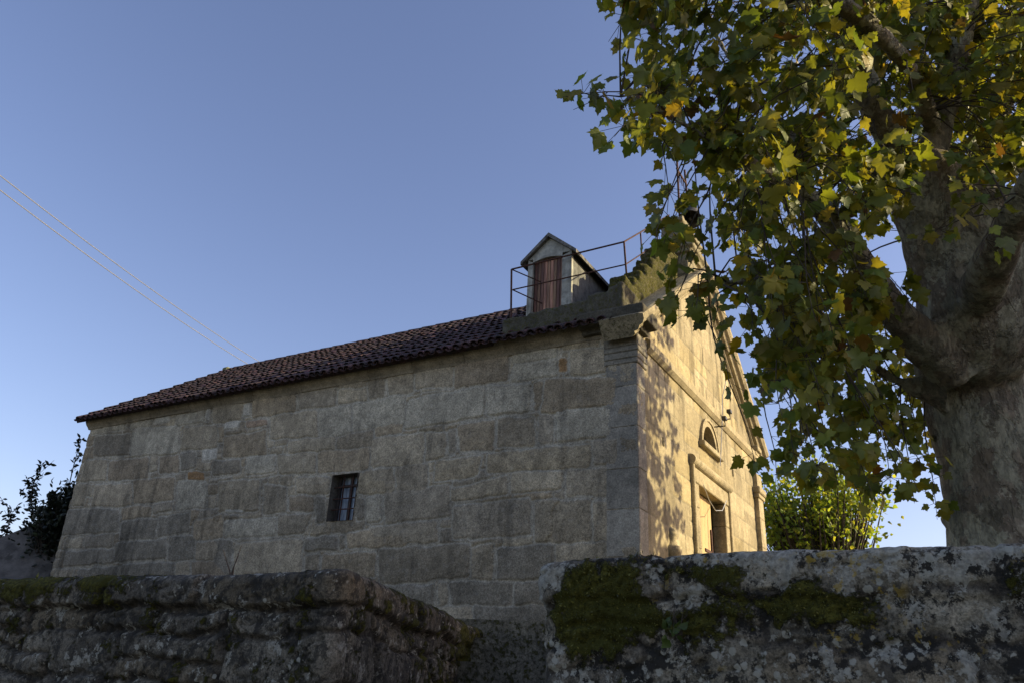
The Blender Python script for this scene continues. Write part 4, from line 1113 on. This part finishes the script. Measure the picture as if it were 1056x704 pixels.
p1 = at(85, 560, 17.3)
bush('evergreen_bush', 'dark evergreen bush against the far left corner of the chapel', 'bush', at(78, 545, 16.9), (.42, .5, 1.0), 420, (.08, .14), DG, 'oval', M_dleaf, 8, base=(*at(80, 600, 16.9)[:2], -1.06), up=.7, spread=.22)
def sprig(label, pts, n, seed, lsize=(.085, .14), cat='shrub', mat=None, pal=DG, nm='leafy_shrub', rad=.012, sp=.10, side=6):
    r = random.Random(seed); P_, R_ = resample(pts, [rad*1.5]+[rad]*(len(pts)-2)+[rad*.4], .08)
    t_ = thing(nm, tuple(P_[0]), label, cat); st_ = MB(); st_.tube(P_, list(R_), 5); LP, LD, LN, LS, LC = [], [], [], [], []
    sides = []
    for k in range(side):
        i = r.randint(len(P_)//4, len(P_)-2); e_ = P_[i]+np.array([r.gauss(0, .2), r.gauss(0, .2), r.uniform(.15, .4)]); st_.tube([P_[i], e_], rad*.4, 4, cap=False); sides.append((P_[i], e_))
    for k in range(n):
        if r.random() < .5 or not sides: i = r.randint(len(P_)//5, len(P_)-1); b_ = P_[i]
        else: a_, e_ = r.choice(sides); u = r.random(); b_ = a_*(1-u)+e_*u
        o_ = np.array([r.gauss(0, 1), r.gauss(0, 1), r.gauss(.4, .7)]); o_ /= np.linalg.norm(o_)
        LP.append(b_+o_*sp*r.random()*.4); LD.append(o_); LN.append([r.gauss(0, 1), r.gauss(0, 1), 1]); LS.append(r.uniform(*lsize)); LC.append(np.array(r.choice(pal))*r.uniform(.8, 1.2))
    leaves_mesh('foliage', LP, LD, LN, np.array(LS), LC, 'oval', mat or M_dleaf, t_); st_.build('stem', M_twig, t_, recalc=False); return t_
sprig('dark shrub with an upright leafy shoot, standing out against the sky at far left', [at(38, 590, 17), at(35, 540, 17), at(33, 505, 17), at(44, 478, 17)], 200, 3, side=9)
sprig('tall narrow dark shoot touching the far left edge of the chapel wall', [at(66, 560, 17.3), at(70, 510, 17.3), at(76, 480, 17.3), at(84, 452, 17.3)], 150, 4, side=5)
sprig('low dark shrub along the roof of the outbuilding', [at(2, 575, 17), at(8, 545, 17), at(12, 525, 17)], 130, 6, side=8)
bush('evergreen_bush', 'loose dark bush growing above the outbuilding roof', 'bush', at(54, 540, 16.7), (.35, .4, .6), 110, (.08, .13), DG, 'oval', M_dleaf, 28, base=(*at(58, 600, 16.7)[:2], -1.06), up=.7, spread=.24, nl=(8, 14))
sprig('dark shrub between the outbuilding and the chapel', [at(55, 590, 16.8), at(58, 555, 16.8), at(56, 512, 16.8)], 300, 12, side=14)
bush('plane_tree', 'unseen plane tree added outside the picture on the right to block sun', 'tree', (11.0, .2, 1.9), (1.8, 4.2, 2.5), 300, (.22, .36), [(.06, .08, .016), (.09, .1, .018)], 'plane', M_leaf, 55, base=(11.2, .2, -1.06), nl=(12, 20), stemr=.10, spread=.5)  # added out of view to keep sun off the left retaining wall
# grassy weeds on the left wall and bright tuft on the gable
GR = [(.05, .07, .018), (.07, .09, .02)]
bush('fern', 'small green fern growing on top of the left wall', 'fern', at(40, 608, 5.6), (.04, .04, .05), 12, (.03, .055), GR, 'oval', M_dleaf, 15, base=at(41, 618, 5.6), nl=(6, 9), stemr=.002, spread=.05)
bush('wall_plant', 'bright yellow green tuft growing from the gable cornice', 'plant', onp(689, 318, 0, .12), (.05, .09, .10), 8, (.06, .10), [(.20, .24, .02), (.28, .30, .03)], 'oval', M_leaf2, 16, base=onp(688, 322, 0, .03), nl=(5, 8), stemr=.003, spread=.06)
bush('wall_plant', 'small broad leaved weed rooted in the mossy face of the right wall', 'plant', rpx(697, 650)+np.array([0, -.04, 0]), (.035, .01, .025), 5, (.025, .045), [(.05, .08, .015)], 'broad', M_dleaf, 17, base=rpx(697, 655)+np.array([0, .03, -.01]), nl=(2, 4), stemr=.0015, spread=.02)
# dead twig on the wall
mb = MB(); b0 = at(238, 604, 6.0)
for (x, y, fx, fy) in ((230, 566, 238, 592), (249, 562, 239, 590), (246, 572, 241, 584), (233, 577, 237, 588)):
    mb.tube([at(238.5, 606, 6.0), at(fx, fy, 6.0), at(x, y, 6.02)], [.006, .005, .0025], 5)
tag(mb.build('dry_weed', plain('dry_stem', (.10, .075, .055), .9)), 'bare forked dry weed sticking up behind the left wall coping', 'weed')

# ------------------------------------------------------------------ outbuilding at far left
ob = thing('outbuilding', (-16.6, 1.6, -1.06), 'low grey outbuilding with a sloping cement roof at the far left', 'building')
mb = MB()
q1, q2, q3, q4 = at(-90, 590, 15.5), at(62, 529, 17.2), at(72, 598, 16.0), at(-60, 600, 14.6)
n_ = np.cross(q2-q1, q3-q1); n_ /= np.linalg.norm(n_); n_ = n_*(-.07 if n_[2] > 0 else .07)
vs_ = [q1, q2, q3, q4, q1+n_, q2+n_, q3+n_, q4+n_]
mb.add(vs_, [(0, 1, 2, 3), (4, 7, 6, 5), (0, 4, 5, 1), (1, 5, 6, 2), (2, 6, 7, 3), (3, 7, 4, 0)])
mb.build('roof', plain('outbuilding_roof', (.11, .10, .085), .95, 0, .5, 3, .4, col2=(.06, .055, .045)), ob)
mb = MB(); cx = [q1, q2, q3, q4]; cen = sum(cx)/4
bs = [cen+(p-cen)*.86 for p in cx]; vs_ = [(p[0], p[1], -1.06) for p in bs]+[(p[0], p[1], p[2]-.09) for p in bs]
mb.add(vs_, [(0, 1, 2, 3), (4, 7, 6, 5), (0, 4, 5, 1), (1, 5, 6, 2), (2, 6, 7, 3), (3, 7, 4, 0)], (.10, .095, .08))
o = mb.build('wall', M_trim, ob)

# ------------------------------------------------------------------ overhead cables
for i, (a, b, mid, lb) in enumerate((((-60, 134), (290, 386), (135, 272), 'upper'), ((-60, 150), (285, 392), (120, 268), 'lower'))):
    P0, P3 = at(*a, 22), at(*b, 46)
    n = 40; mb = MB(); pts = []
    for k in range(n+1):
        t = k/n; p = P0*(1-t)+P3*t; p = p+np.array([0, 0, -.35*4*t*(1-t)]); pts.append(p)
    mb.tube(pts, .017, 6)
    tag(mb.build('overhead_cable', plain('aluminium_cable', (.42, .42, .42), .45, .7, .1, 20, 0)), 'thin overhead cable crossing the sky at left, the %s of the pair' % lb, 'cable', 'overhead cables')
